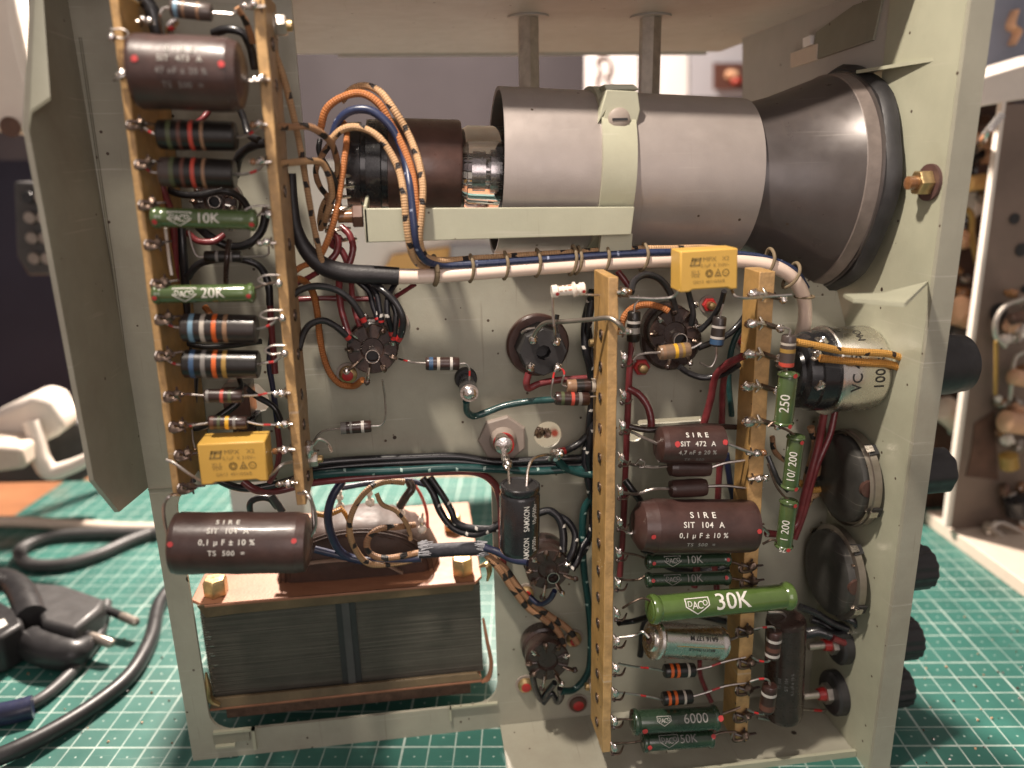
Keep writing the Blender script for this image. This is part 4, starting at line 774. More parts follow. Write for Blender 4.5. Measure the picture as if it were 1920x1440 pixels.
# silver can
def can():
    pa, pb = P(1217,1198,4.6), P(1352,1206,4.0); r = U(33,pa); L = (pb-pa).length; A = "aluminium"; t = thing("can_capacitor", "silver can capacitor with black lettering under the big 30K resistor", "capacitor", (pa+pb)/2-V((0,0,r)))
    mb = MB(); mb.lathe(pa, pb, [(0,r*.3,"bakelite"),(0,r*.62,A),(.06,r*.7,A),(.12,r*.7,A),(.14,r*.95,A),(.16,r*1.10,A),(.26,r*1.14,A),(.34,r*1.06,A),(.42,r,A),(L-.42,r,A),(L-.36,r*.96,A),(L-.28,r*.96,A),(L-.22,r,A),(L-.1,r*1.0,A),(L,r*.93,A),(L,r*.6,A),(L-.04,r*.2,A)], seg=48)
    s = Surf.cyl(pa, pb, r); s.text(mb, "6A16 137 M", .12*L, .20*r, .38*r, "black_print", rot=math.pi, bold=.008); s.text(mb, "MADE IN FRANCE", .10*L, -.45*r, .22*r, "black_print", rot=math.pi, bold=.004); s.text(mb, "+ GPF", .1*L, -.85*r, .22*r, "black_print", rot=math.pi)
    s.line(mb, [(-.25*L,-.30*r),(.42*L,-.30*r)], .02, "b_gold")
    link("can", mb, t); lead(t, [(1217,1196,4.6),(1205,1185,4.4),(1190,1192,4.3),(1160,1196,4.2)], 4, 2.8); lead(t, [(1367,1200,4.0),(1380,1195,3.8),(1398,1185,3.7)], 4, 2.8)
can()

# ---- valve sockets
def socket(label, cx, cy, rpx, d, tabs, m="bakelite", ring=True, ringoff=(0,14), slots=9):
    base = P(cx,cy,0); c = P(cx,cy,d); r = U(rpx, c); t = thing("valve_socket", label, "valve socket", base, "valve sockets on the plate"); a = V((0,-1,0)); p0 = V((c.x, 0, c.z))
    mb = MB(); mb.lathe(p0+V((0,-.02,0)), p0+a, [(0,r*1.0,m),(d*.35,r*1.0,m),(d*.4,r*.9,m),(d*.75,r*.95,m),(d*.95,r*.97,m),(d,r*.92,m),(d,r*.46,m),(d-.12,r*.40,m),(d-.12,r*.05,m)], seg=48)
    link("body", mb, t)
    # moulded ribs between the pins
    mb = MB()
    for k in range(slots):
        an = 2*math.pi*(k+.5)/slots; u = V((math.cos(an),0,math.sin(an))); mb.tube([c+u*r*.48+a*.02, c+u*r*.9+a*.02], [.05,.09], m, seg=6, smooth=False)
    link("rib", mb, t)
    if ring:
        q = c+V((ringoff[0],0,-ringoff[1]))*U(1,c)+a*.05; rr = U(rpx*.27, c); mb = MB(); mb.lathe(q, q+a, [(-.2,rr*.9,"rubber_black"),(.12,rr*.95,"tin"),(.14,rr*1.0,"tin"),(.14,rr*.88,"tin"),(-.1,rr*.86,"rubber_black"),(-.1,.01,"rubber_black")], seg=28); link("centre_ring", mb, t)
    for k in range(slots):
        an = 2*math.pi*k/slots+.3; u = V((math.cos(an),0,math.sin(an))); s_ = 1.0 if k in tabs else .86
        mb = MB(); tw = V((-math.sin(an),0,math.cos(an)))
        p = c+u*r*.72+a*.06; q = c+u*r*(.98 if k not in tabs else 1.28)+a*(.08 if k not in tabs else .12)
        mb.tube([p, (p+q)/2+a*.05, q], [.09,.12,.10], "tarnish" if k%3 else "tin", seg=8, flat=.55)
        if k in tabs: mb.ball(q, .13, "solder" if k%2 else "bakelite", jit=.15)
        else: mb.ball(p+u*.1+a*.05, .11, "solder" if k%3==0 else "tarnish", jit=.2)
        link("pin", mb, t)
    return t
socket("largest black valve socket left of centre, ringed by black and red wires", 698,655,49,1.3,(5,6,2,3), ringoff=(0,12))
socket("black valve socket at the upper right behind a tan resistor, with a dark flange", 1266,625,50,1.3,(6,7,1), ringoff=(8,12))
socket("black valve socket just below the electrolytic capacitor", 1028,1068,43,1.5,(7,8,6), ringoff=(8,14))
socket("lowest black valve socket near the bottom of the plate", 1027,1240,43,1.5,(6,7,8), ring=False)
mb = MB(); c = P(1262,640,.5); mb.lathe(V((c.x,-.02,c.z)), V((c.x,-1,c.z)), [(0,U(58,c),"bakelite"),(.3,U(58,c),"bakelite"),(.42,U(52,c),"bakelite")], seg=40); tag(link("socket_flange", mb), "round black flange plate underneath the upper right valve socket", "socket flange")
# half hidden socket between the left boards
socket("dark valve socket hidden behind the green 10K resistor in the left pair", 402,378,42,1.2,(2,5,7), ringoff=(2,0))
# octagonal socket with the brown disc
def octsock():
    c = P(1007,645,0); t = thing("octagonal_socket", "black octagonal connector on a round brown disc with a bare wire on it", "socket", c); a = V((0,-1,0))
    mb = MB(); r = U(59,c); mb.lathe(c, c+a, [(0,r,"bakelite_brown"),(.22,r,"bakelite_brown"),(.30,r*.94,"bakelite_brown")], seg=48); link("flange", mb, t)
    c2 = P(1019,661,1.5); r2 = U(46,c2); p0 = V((c2.x,-.3,c2.z)); mb = MB()
    mb.lathe(p0, p0+a, [(0,r2*1.04,"gloss_black"),(1.15,r2*1.0,"rubber_black"),(1.22,r2*.95,"rubber_black"),(1.22,r2*.32,"rubber_black"),(.7,r2*.30,"rubber_black"),(.7,.02,"rubber_black")], seg=8); link("block", mb, t, sharp=25)
    mb = MB(); mb.tube([P(978,625,.9),P(990,618,1),P(1003,616,1)], .07, "tin", seg=7); link("clip_ring", mb, t)
    for (px,py,s_) in ((999,636,1),(1043,640,1),(994,688,1),(1045,688,1)):
        q = P(px,py,1.6); mb = MB(); mb.tube([q+V((0,.3,0)), q, q+V((.05,-.15,.1))], [.12,.15,.12], "tin", seg=8, flat=.6); mb.ball(q+V((0,-.1,0)), .17, "solder", jit=.15); link("pin", mb, t)
    mb = MB(); mb.tube([P(1045,590,1.2),P(1042,612,1.3),P(1046,635,1.4)], .09, "gloss_black", seg=8); link("stub", mb, t)
octsock()
w1 = MB(); w1.tube([P(999,634,1.7),P(1008,618,2.0),P(1022,606,2.3),P(1060,603,3.0),P(1110,599,3.8),P(1145,597,4.4),P(1160,607,4.6),P(1172,622,4.4)], U(4.6,P(1060,600,3)), "aluminium_dull", seg=10); tag(link("bare_wire", w1), "thick bare wire bridging the octagonal socket and the ladder strip", "wire")
# feed-through pillar, grommets, boss
def pillar():
    c = P(873,708,0); t = thing("feedthrough_pillar", "small black pillar with a silver solder top between two resistor leads and teal wire", "insulator", c); a = V((0,-1,0))
    mb = MB(); r = U(21,c); mb.lathe(c, c+a, [(0,r,"rubber_black"),(.2,r,"rubber_black"),(.3,r*.9,"rubber_black")], seg=24); link("grommet", mb, t)
    c1 = P(880,737,2.2); mb = MB(); mb.lathe(c, c1, [(0,.28,"gloss_black"),((c1-c).length*.6,.3,"gloss_black"),((c1-c).length*.65,.34,"gloss_black"),((c1-c).length,.34,"gloss_black"),((c1-c).length,.25,"tin")], seg=24); link("post", mb, t)
    mb = MB(); mb.ball(c1+V((0,-.02,0)), .26, "solder", jit=.08, squash=.55, axis=(0,1,0)); link("solder_top", mb, t)
pillar()
def boss():
    c = P(942,822,0); t = thing("hex_boss", "large grey hexagonal boss with a solder ball in the middle of the plate", "insulator", c); a = V((0,-1,0)); r = U(47,c)
    mb = MB(); mb.lathe(c, c+a, [(0,r,"boss_grey"),(.16,r*.98,"boss_grey"),(.20,r*.92,"boss_grey")], seg=7); link("plate", mb, t, sharp=20)
    mb = MB(); mb.lathe(c+a*.2, c+a, [(0,r*.55,"boss_grey"),(.12,r*.52,"boss_grey"),(.3,r*.42,"boss_grey"),(.7,r*.36,"red_lacquer")], seg=32); link("collar", mb, t)
    q = P(944,834,1.6); mb = MB(); mb.lathe(V((q.x,-.9,q.z)), q, [(0,.25,"tin"),(.6,.33,"tin"),(.7,.36,"solder"),(.82,.34,"solder"),(.9,.15,"solder")], seg=24); mb.tube([q+V((0,0,-.3)), P(948,862,2.2), P(952,880,2.6)], [.12,.16,.1], "solder", seg=8); mb.ball(P(952,870,2.4), .2, "solder", jit=.12); link("contact", mb, t)
boss()
# ================================================================ transformer in the window
def transformer():
    y0, y1 = .7, 8.6; xa, xb = P(383,1200,-y0).x, P(903,1180,-y0).x
    zt_ = P(640,1118,-y0).z; zb = P(640,1284,-y0).z
    t = thing("transformer", "heavy transformer with stacked core plates behind the window in the chassis", "transformer", ((xa+xb)/2,3.5,zb))
    mb = MB(); mb.box((xa,y0,zb),(xb,y1,zt_), "lamination"); link("core", mb, t)
    mb = MB(); xm_ = P(654,1200,-y0).x; mb.box((xm_-.42,y0-.1,zb+.02),(xm_+.42,y0+.0,zt_-.05), "plastic_black"); mb.box((xm_-.16,y0-.16,zb+.05),(xm_+.16,y0-.1,zt_-.05), "plastic_grey"); link("core_band", mb, t)
    mb = MB(); n = 34
    for k in range(n):
        z = zb+.2+(zt_-zb-.4)*k/n; wd = random.uniform(.1,.45) if random.random()<.5 else .12
        mb.box((xa-.03,y0-.03,z),(xa+wd,y0+.02,z+.02), "solder")
    link("core_corner", mb, t)
    # top end frame: flat top with a turned-down front edge, clipped corners
    ztop = zt_+.34; mb = MB()
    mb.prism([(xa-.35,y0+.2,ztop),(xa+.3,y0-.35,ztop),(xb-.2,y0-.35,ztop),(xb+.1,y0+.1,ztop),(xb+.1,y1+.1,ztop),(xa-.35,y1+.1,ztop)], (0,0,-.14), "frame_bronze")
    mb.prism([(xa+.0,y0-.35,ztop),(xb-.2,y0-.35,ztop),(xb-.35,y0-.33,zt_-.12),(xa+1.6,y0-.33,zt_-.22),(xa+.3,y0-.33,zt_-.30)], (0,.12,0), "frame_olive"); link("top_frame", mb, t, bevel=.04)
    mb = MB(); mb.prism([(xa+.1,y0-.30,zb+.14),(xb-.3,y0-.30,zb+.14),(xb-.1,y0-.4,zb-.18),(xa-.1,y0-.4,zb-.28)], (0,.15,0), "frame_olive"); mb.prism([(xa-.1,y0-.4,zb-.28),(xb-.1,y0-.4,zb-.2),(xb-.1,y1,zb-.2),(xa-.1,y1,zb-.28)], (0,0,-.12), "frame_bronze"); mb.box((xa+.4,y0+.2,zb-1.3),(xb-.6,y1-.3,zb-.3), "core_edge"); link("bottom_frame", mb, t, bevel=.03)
    # coil: layered brown paper hump
    xc = P(668,1000,-2.5).x; hw = U(150,P(668,1000,-2.5)); hh = U(112,P(668,1000,-2.5)); zc0 = ztop-.25
    mb = MB(); rows = 40; ys = [1.5,1.6,1.9,2.6,3.6,4.4,4.8,4.9]; sc_ = [.35,.8,.95,1,1,.95,.8,.4]; vs = []; fs = []
    for y, s_ in zip(ys, sc_):
        for k in range(rows+1):
            a = math.pi*k/rows; wob = 1+.012*math.sin(k*2.7)+.012*math.sin(k*1.3+y)
            vs.append((xc-math.cos(a)*hw*s_*wob, y, zc0+(math.sin(a)**.75)*hh*s_*wob))
    for i in range(len(ys)-1):
        for k in range(rows): o_=i*(rows+1); fs.append((o_+k,o_+k+1,o_+rows+2+k,o_+rows+1+k))
    fs.append(tuple(range(rows+1))); mb.add(vs, fs, "coil_paper")
    for j in range(9):      # edges of the wound layers
        s_ = .50+.055*j; mb.tube([(xc-math.cos(math.pi*k/14)*hw*s_, 1.58+.0*j+(.35*s_*s_*.4), zc0+(math.sin(math.pi*k/14)**.75)*hh*s_) for k in range(15)], .035, "coil_paper", seg=6)
    link("coil", mb, t, sharp=60)
    mb = MB(); mb.tube([(xc-hw*.95,1.45,zc0+hh*.40),(xc-hw*.3,1.30,zc0+hh*.50),(xc+hw*.25,1.30,zc0+hh*.42),(xc+hw*.55,1.4,zc0+hh*.15)], .17, "tape_band", seg=8, flat=.3); link("tape", mb, t)
    for px,py,y in ((637,940,2.2),(693,932,2.0),(750,952,1.8),(790,982,1.4)):
        q = P(px,py,-y); mb = MB(); mb.tube([q+V((.1,0,.5)), q+V((0,-.05,.1)), q+V((0,-.1,-.25))], [.10,.17,.12], "tin", seg=8, flat=.5); mb.ball(q+V((.02,-.12,-.2)), .2, "ceramic_white", jit=.12); mb.ball(q+V((.02,-.05,.2)), .15, "ceramic_white", jit=.15); link("solder_lug", mb, t)
    for px,py,y,r_ in ((867,1062,y0+.55,.5),(404,1098,y0+.55,.52),(845,908,5.6,.48)):
        q = P(px,py,-y); q.z = ztop+.01; mb = MB(); mb.lathe(q, q+V((0,0,1)), [(0,r_*1.0,"brass"),(.62,r_,"brass"),(.74,r_*.85,"brass"),(.75,r_*.1,"brass")], seg=6); link("frame_bolt", mb, t, bevel=.03)
    mb = MB(); mb.tube([P(900,1062,-.4),P(914,1058,-.2),P(918,1070,-.2),P(914,1088,-.3)], [.1,.2,.2,.1], "brass", seg=8, flat=.6); link("hook", mb, t)
    mb = MB(); mb.tube([P(906,1160,-.6),P(913,1200,-.4),P(921,1245,-.3),P(916,1270,-.3),P(904,1278,-.4)], [.12,.16,.2,.2,.1], "frame_bronze", seg=8, flat=.5); link("strap", mb, t)
    mb = MB(); mb.tube([P(386,1262,-.3),P(391,1290,-.2),P(396,1312,-.2),P(412,1322,-.2)], [.1,.22,.22,.1], "brass", seg=8, flat=.5); link("strap", mb, t)
    # second core half seen far through the window
transformer()
# ================================================================ potentiometers, knobs, connectors
def yax(px, py, d): q = P(px, py, d); return q
def kn(label, px, py, rpx, d, fl, name="control_knob", rough=False):
    q = P(px, py, d); r = U(rpx, q); x0_ = X1+.86; L = q.x-x0_; t = thing(name, label, "knob", (x0_,q.y,q.z-r), "control knobs on the front panel")
    fn = (lambda a: 1+.035*math.cos(a*fl)) if fl else None
    mb = MB(); m = "rubber_black"
    if fl: prof = [(0,r*1.08,m),(.12,r*1.08,m),(.16,r*.98,m),(L-.1,r*.94,m),(L,r*.86,m),(L,r*.3,m)]
    else: prof = [(0,r*.93,m),(L*.4,r*.98,m),(L*.7,r*1.0,m),(L-.3,r*.93,m),(L-.08,r*.72,m),(L,r*.35,m)]
    mb.lathe((x0_,q.y,q.z), (x0_+1,q.y,q.z), prof, seg=96 if fl else 56, fn=fn); link("grip", mb, t, sharp=25 if fl else 60)
    mb = MB(); mb.lathe((X1-.5,q.y,q.z), (X1+1,q.y,q.z), [(0,.16,"brass"),(1.4,.16,"brass")], seg=14); link("shaft", mb, t)
kn("large smooth round black knob, topmost on the right edge", 1815,680,57,2,0)
kn("faceted black knob with a green reflection, second from the top", 1770,880,45,2,8)
kn("fluted black knob, third from the top beside the mat's dark shadow", 1737,1061,43,2,12)
kn("fluted black knob, fourth from the top and second from the bottom", 1713,1194,41,2,14)
kn("fluted black knob, lowest on the right edge", 1697,1284,39,2,14)
def potvc():
    a = P(1540,694,2.0); r = U(80,a); xs_ = [P(p,694,3.5).x for p in (1518,1580,1676)]; t = thing("potentiometer", "silver potentiometer with black end and VC 45 100 kA lettering, topmost", "potentiometer", (xs_[1],a.y,a.z-r), "potentiometers behind the front panel")
    q = lambda x: V((x,a.y,a.z)); mb = MB(); B = "gloss_black"
    L1 = xs_[1]-xs_[0]; mb.lathe(q(xs_[0]), q(xs_[1]), [(0,r*.3,B),(0,r*.62,B),(.12,r*.66,B),(.2,r*.84,B),(L1*.45,r*.88,B),(L1*.5,r*.93,B),(L1*.9,r*.95,B),(L1*1.0,r*.95,B)], seg=48); link("rear_body", mb, t)
    L2 = xs_[2]-xs_[1]; A = "aluminium"; mb = MB(); pa, pb = q(xs_[1]-.05), q(xs_[2])
    mb.lathe(pa, pb, [(0,r*.9,A),(0,r*1.02,A),(.06,r*1.05,A),(.14,r*1.05,A),(.2,r,A),(L2-.25,r,A),(L2-.05,r*.94,A),(L2+.05,r*.8,A),(L2+.05,r*.2,A)], seg=64)
    s = Surf.cyl(pa, pb, r); s.text(mb, "VC 45", -.22*L2, -.12*r, .34*r, "black_print", rot=math.pi/2, bold=.005); s.text(mb, "100 kA", .22*L2, -.05*r, .33*r, "black_print", rot=math.pi/2, bold=.005); s.text(mb, "MO", -.0*L2, .85*r, .25*r, "black_print", rot=math.pi/2)
    link("can", mb, t)
    mb = MB(); mb.lathe(q(xs_[2]), q(X1), [(0,.5,"brass"),(X1-xs_[2],.5,"brass")], seg=20); link("bushing", mb, t)
    for (px,py) in ((1535,665),(1545,640),(1542,720)): 
        mb = MB(); c = P(px,py,3.4); mb.tube([c+V((0,.5,0)), c, c+V((-.3,-.1,-.15))], [.12,.16,.1], "tin", seg=8, flat=.5); mb.ball(c+V((-.1,-.05,0)), .17, "solder", jit=.2); link("terminal", mb, t)
potvc()
def pot(label, px, py, rpx, xr_):
    a = P(px, py, 2.0); r = U(rpx, a); t = thing("potentiometer", label, "potentiometer", (a.x,a.y,a.z-r), "potentiometers behind the front panel"); q = lambda x: V((x,a.y,a.z))
    mb = MB(); K = "pot_back"; mb.lathe(q(a.x), q(a.x+1), [(0,r*.12,K),(0,r*.62,K),(.05,r*.80,K),(.18,r*.88,K),(.5,r*.91,K),(.6,r*.91,K)], seg=64); link("back_cover", mb, t)
    M_ = "aluminium_dull"; L = X1-.35-a.x; mb = MB()
    mb.lathe(q(a.x+.45), q(a.x+1.5), [(0,r*.8,M_),(.0,r*.95,M_),(.06,r*1.0,M_),(.35,r*1.0,M_),(.38,r*.97,M_),(L-.75,r*.97,M_),(L-.5,r*.90,M_),(L-.4,r*.6,M_),(L-.4,r*.2,M_)], seg=64); link("metal_case", mb, t)
    for k in range(6):
        an = k*math.pi/3+.4; u = V((0,math.cos(an),math.sin(an))); c = q(a.x+.46)+u*r*.9; mb = MB(); mb.tube([c+V((-.1,0,0)), c+u*.03+V((.25,0,0))], .11, "tin" if k%2 else "tarnish", seg=6, flat=.4, smooth=False); link("crimp_lug", mb, t)
    mb = MB(); c = q(a.x+L*.62)+V((0,-1,.15)).normalized()*r*.88; mb.lathe(c+V((0,.1,0)), c+V((0,-1,0)), [(0,.36,"bakelite_brown"),(.16,.34,"bakelite_brown"),(.18,.1,"bakelite_brown")], seg=20); link("window_plate", mb, t)
    for an in (.5, 2.2, 3.5, 5.1):      # bent tabs and the slots they close
        u = V((0,math.cos(an),math.sin(an))); v_ = V((0,-math.sin(an),math.cos(an))); c = q(a.x+.50)+u*r*1.0; mb = MB(); mb.prism([c-v_*.26,c+v_*.26,c+v_*.2+V((.42,0,0)),c-v_*.2+V((.42,0,0))], u*.06, "rubber_black"); mb.prism([c-v_*.16+u*.07+V((-.12,0,0)),c+v_*.16+u*.07+V((-.12,0,0)),c+v_*.13+u*.09+V((.2,0,0)),c-v_*.13+u*.09+V((.2,0,0))], u*.06, "tin"); link("bent_tab", mb, t)
    mb = MB(); mb.lathe(q(a.x+L), q(X1), [(0,.45,"brass"),(max(.05,X1-a.x-L),.45,"brass")], seg=18); link("bushing", mb, t)
pot("large round potentiometer with grey metal case, the middle of three", 1566,897,92,1640)
pot("large round potentiometer with grey metal case, lowest of three above the connectors", 1542,1073,88,1618)
def coax(label, a, b, d, rw):
    pa, pb = P(*a,d), P(*b,d); pb = V((X1-.02,pa.y,pa.z)); L = (pb-pa).length; t = thing("panel_connector", label, "connector", (pb.x,pb.y,pb.z-rw)); Z_ = "zinc"
    mb = MB(); mb.lathe(pa, pb, [(0,.1,Z_),(.02,.17,Z_),(L*.42,.18,Z_)], seg=18); link("pin", mb, t)
    mb = MB(); mb.lathe(pa+V((L*.42,0,0)), pb, [(0,.25,"red_lacquer"),(.3,.30,"red_lacquer")], seg=16); mb.lathe(pa+V((L*.42+.28,0,0)), pb, [(0,.46,Z_),(.3,.46,Z_)], seg=6); mb.lathe(pa+V((L*.42+.68,0,0)), pb, [(0,.5,"brass"),(.32,.5,"brass")], seg=6); mb.lathe(pa+V((L*.42+.55,0,0)), pb, [(0,.3,Z_),(.5,.3,Z_)], seg=14); link("nuts", mb, t)
    mb = MB(); mb.lathe(pb+V((-.45,0,0)), pb, [(0,.4,"rubber_black"),(0,rw*.9,"rubber_black"),(.1,rw,"rubber_black"),(.45,rw,"rubber_black")], seg=40); link("washer", mb, t)
coax("panel connector with a large black washer, lower one at the bottom right", (1505,1305), (1600,1290), 2.4, .98)
coax("panel connector under black wires, upper one at the bottom right", (1515,1212), (1610,1196), 2.4, .9)
# ================================================================ wires
def wire(label, L, rpx, m, d=1.0, group=None, name="wire", cat="wire", seg=10, marks=()):
    q = pts_of(L, d); mb = MB(); mb.tube(q, [U(rpx, q[len(q)//2])*random.uniform(.94,1.06) for _ in range(16)] if not isinstance(rpx,(list,tuple)) else [U(x,q[0]) for x in rpx], m, seg=seg, marks=marks)
    return tag(link(name, mb, sharp=70), label, cat, group)
RM = ((.0,.05,"red_lacquer"),(.95,1,"red_lacquer"))
wire("thick ivory sleeved cable arching across the middle of the chassis under the picture tube", [(742,518,1.6),(800,518,1.6),(900,511,1.7),(1000,503,1.7),(1100,496,1.7),(1180,491,1.7),(1260,488,1.7),(1340,487,1.7),(1410,492,1.7),(1458,503,1.7),(1490,526,1.6),(1507,560,1.4),(1509,600,1.0),(1503,628,.6)], 13.5, "sleeve_white", group=None, name="cable", cat="cable", seg=18)
wire("black heat shrunk cable curving down beside the left boards into the ivory sleeve", [(546,325,1.6),(549,380,1.6),(556,430,1.6),(575,470,1.6),(605,498,1.6),(650,512,1.6),(700,515,1.6),(748,518,1.6)], [9,10,12,15,18,19,18,17.5], "heatshrink", name="cable", cat="cable", seg=18)
HB = "sleeved wires laid along the ivory cable"
wire("navy blue sleeved wire hooping over the tube base and along the ivory cable", [(622,262,1.2),(634,228,1.3),(655,209,1.4),(690,206,1.5),(722,226,1.6),(748,264,1.6),(762,310,1.9),(770,360,2.4),(776,420,2.6),(782,462,2.5),(798,488,2.2),(830,496,1.8),(900,494,1.8),(1000,487,1.8),(1100,480,1.8),(1180,475,1.8),(1260,473,1.8),(1385,477,1.7),(1440,486,1.6),(1490,508,1.5),(1512,540,1.2)], 7.5, "blue_fleck", group=HB)
wire("orange braided wire in the outer hoop above the tube base", [(600,246,1.0),(612,205,1.1),(640,183,1.2),(677,175,1.3),(710,194,1.4),(736,238,1.5),(760,285,1.8),(774,330,2.1),(779,372,2.4),(783,420,2.45),(786,465,2.2)], 7, "braid_orange", group=HB)
wire("cream wire with black flecks, outermost of the hoops above the tube base", [(640,190,.7),(660,168,.8),(685,161,1.0),(712,172,1.2),(740,208,1.4),(765,250,1.5),(784,300,1.9),(793,350,2.3),(790,405,2.5),(787,450,2.5),(797,480,2.2),(818,488,1.9),(900,484,1.6),(1000,478,1.6),(1100,472,1.6),(1180,467,1.6),(1260,466,1.5),(1330,465,1.4),(1380,472,1.3)], 6.8, "braid_cream", group=HB)
wire("cream wire with black flecks forming the inner, lower hoop over the tube base", [(618,265,1.4),(640,244,1.6),(662,238,1.7),(688,243,1.8),(712,259,1.9),(733,288,2.0),(749,322,2.2),(757,362,2.5),(761,405,2.6),(766,448,2.6),(776,484,2.3),(794,500,1.6),(815,503,1.3)], 6.8, "braid_cream", group=HB)
for i, (px, py, h, off) in enumerate(((817,507,26,0),(884,503,25,1),(948,498,25,1),(1008,493,25,1),(1074,488,27,2),(1084,488,25,2),(1135,485,25,2),(1207,482,25,2),(1440,490,24,4),(1484,516,25,8))):
    mb = MB(); c = P(px,py,1.6); r = U(h,c); ang = math.radians(-off*3.2); n = 18
    mb.tube([c+V((-math.sin(ang)*math.sin(2*math.pi*k/n)*r+.05*math.cos(4*math.pi*k/n), -math.cos(2*math.pi*k/n)*r*.82, math.cos(ang)*math.sin(2*math.pi*k/n)*r)) for k in range(n+1)], U(3.2 if i else 5,c), "cord_olive", seg=8)
    lab = ["thickest tie at the left end of the ivory cable","second tie from the left on the ivory cable","third tie from the left on the ivory cable","fourth tie from the left on the ivory cable","left loop of the doubled tie in mid cable","right loop of the doubled tie in mid cable","tie on the cable just right of the doubled tie","tie on the cable just left of the yellow box capacitor","tie on the cable right of the yellow box capacitor","tie on the last bend of the ivory cable"][i]
    tag(link("cord_tie", mb), "olive cord, "+lab, "cord tie", "cord ties round the ivory cable")
mb = MB(); c = P(1508,556,1.4); r = U(17,c); mb.tube([c+V((math.cos(2*math.pi*k/16)*r, math.sin(2*math.pi*k/16)*r, 0)) for k in range(17)], .05, "cord_olive", seg=7); tag(link("cord_tie", mb), "thin olive cord tie round the downward end of the ivory cable", "cord tie", "cord ties round the ivory cable")
LG = "loose braided wires between the left boards and the tube base"
wire("long tan braided wire running down just right of the left boards", [(512,92,2.5),(530,140,2.4),(545,195,2.2),(560,262,2.0),(572,330,2.0),(583,395,2.0),(594,450,1.9),(604,492,1.8)], 6, "braid_tan", group=LG)
wire("checked brown and black wire leaving the left inner board at the second tag", [(512,238,3.6),(545,238,3.0),(580,238,2.6),(605,252,2.2),(622,270,1.8),(632,300,1.2)], 6.5, "braid_check", group=LG)
wire("checked tan wire leaving the left inner board at the third tag", [(512,308,3.6),(545,305,3.0),(580,302,2.6),(604,306,2.2),(618,335,2.0),(622,370,1.8),(612,405,1.6),(606,425,1.2)], 6.5, "braid_tan", group=LG)
wire("rust orange braided wire dropping beside the tube base to the black cable", [(636,222,.4),(648,238,.8),(650,262,1.2),(643,320,1.5),(634,380,1.7),(621,432,1.8),(606,470,1.8),(596,486,1.7)], 6, "braid_orange", group=LG)
wire("short checked wire looping down left of the tube base pins", [(625,262,1.0),(605,290,.9),(592,320,.8),(600,350,.6),(615,372,.4),(610,400,.3)], 5.5, "braid_check", group=LG)
wire("short tan flecked wire twisted close to the tube base pins", [(612,255,.8),(628,285,.8),(633,320,.6),(626,355,.4),(608,380,.3),(600,410,.2),(602,432,.1)], 5.5, "braid_tan", group=LG)
wire("black wire twisted among the tan ones at the tube base", [(600,262,.6),(598,285,.8),(612,310,.9),(628,340,.7),(634,375,.4),(640,398,.0)], 5, "wire_black", group=LG)
for i, L in enumerate(([(640,425,.4),(655,440,.6),(662,462,.8),(658,485,.9),(650,505,1)], [(622,435,.4),(634,450,.6),(630,475,.8),(612,495,.9)], [(640,445,.2),(622,458,.4),(640,470,.6),(655,500,.8)])):
    wire(("dull red wire, rightmost curl under the tube base","dull red wire curling left under the tube base","dull red wire in the middle curl under the tube base")[i], L, 6.5, "wire_red", group="red wire curls under the tube base")
# pins of the tube socket
mb = MB()
for k in range(7):
    q = P(640-(k%3)*6, 330+k*20, .2+.3*(k%2)); mb.tube([q+V((.5,.3,0)), q+V((.1,0,0)), q+V((-.35,-.1,-.08))], [.12,.16,.09], "tin", seg=8, flat=.5); mb.ball(q+V((-.2,-.05,0)), .16, "solder", jit=.2)
link("socket_pins", mb, crt)
G1 = "wires gathering at the largest socket"
for lab, L, r, m in (
 ("black wire arching highest from the left inner board to the largest socket", [(540,566,3.0),(556,548,2.6),(585,537,2.2),(620,540,2.0),(650,556,1.9),(672,582,1.8),(687,612,1.7)], 6.5, "wire_black"),
 ("black wire in the lower arch from the left inner board to the largest socket", [(560,655,2.8),(568,628,2.4),(582,608,2.0),(605,601,1.8),(628,611,1.7),(648,628,1.6),(658,640,1.5)], 6.5, "wire_black"),
 ("red wire dropping straight to the left shoulder of the largest socket", [(636,520,1.4),(636,548,1.3),(640,580,1.3),(647,605,1.4),(654,628,1.5)], 6.5, "wire_red"),
 ("second red wire dropping to the top of the largest socket", [(659,520,1.4),(660,550,1.2),(665,580,1.3),(671,600,1.4),(675,612,1.5)], 5.5, "wire_red"),
 ("red wire crossing level behind the arches above the largest socket", [(548,562,.6),(600,559,.6),(650,560,.6),(705,561,.6)], 5, "wire_red"),
 ("short red wire slanting up from the black bunch to the ivory cable", [(742,556,.8),(758,546,.9),(778,533,1.1)], 4.5, "wire_red"),
 ("flecked black wire, leftmost of the bunch falling onto the largest socket", [(672,528,1.3),(692,548,1.4),(700,575,1.6),(710,603,1.7)], 5.5, "black_fleck"),
 ("flecked black wire in the middle of the bunch above the largest socket", [(690,530,1.3),(706,552,1.6),(712,580,1.8),(716,608,1.8)], 5.5, "black_fleck"),
 ("flecked black wire crossing the bunch to the right side of the largest socket", [(742,530,1.3),(728,556,1.7),(726,585,1.9),(732,612,1.8),(735,630,1.6)], 5.5, "black_fleck"),
 ("outer black wire bulging to the right of the largest socket", [(692,530,1.4),(722,548,1.8),(745,572,2.0),(756,600,2.0),(752,628,1.8),(745,640,1.6)], 6.5, "wire_black"),
 ("inner black wire bowing right of the largest socket", [(700,528,1.2),(726,552,1.5),(742,585,1.7),(741,615,1.7),(738,640,1.6)], 6, "wire_black")):
    wire(lab, L, r, m, group=G1, marks=((.90,.96,"red_lacquer"),) if m!="wire_red" else ())
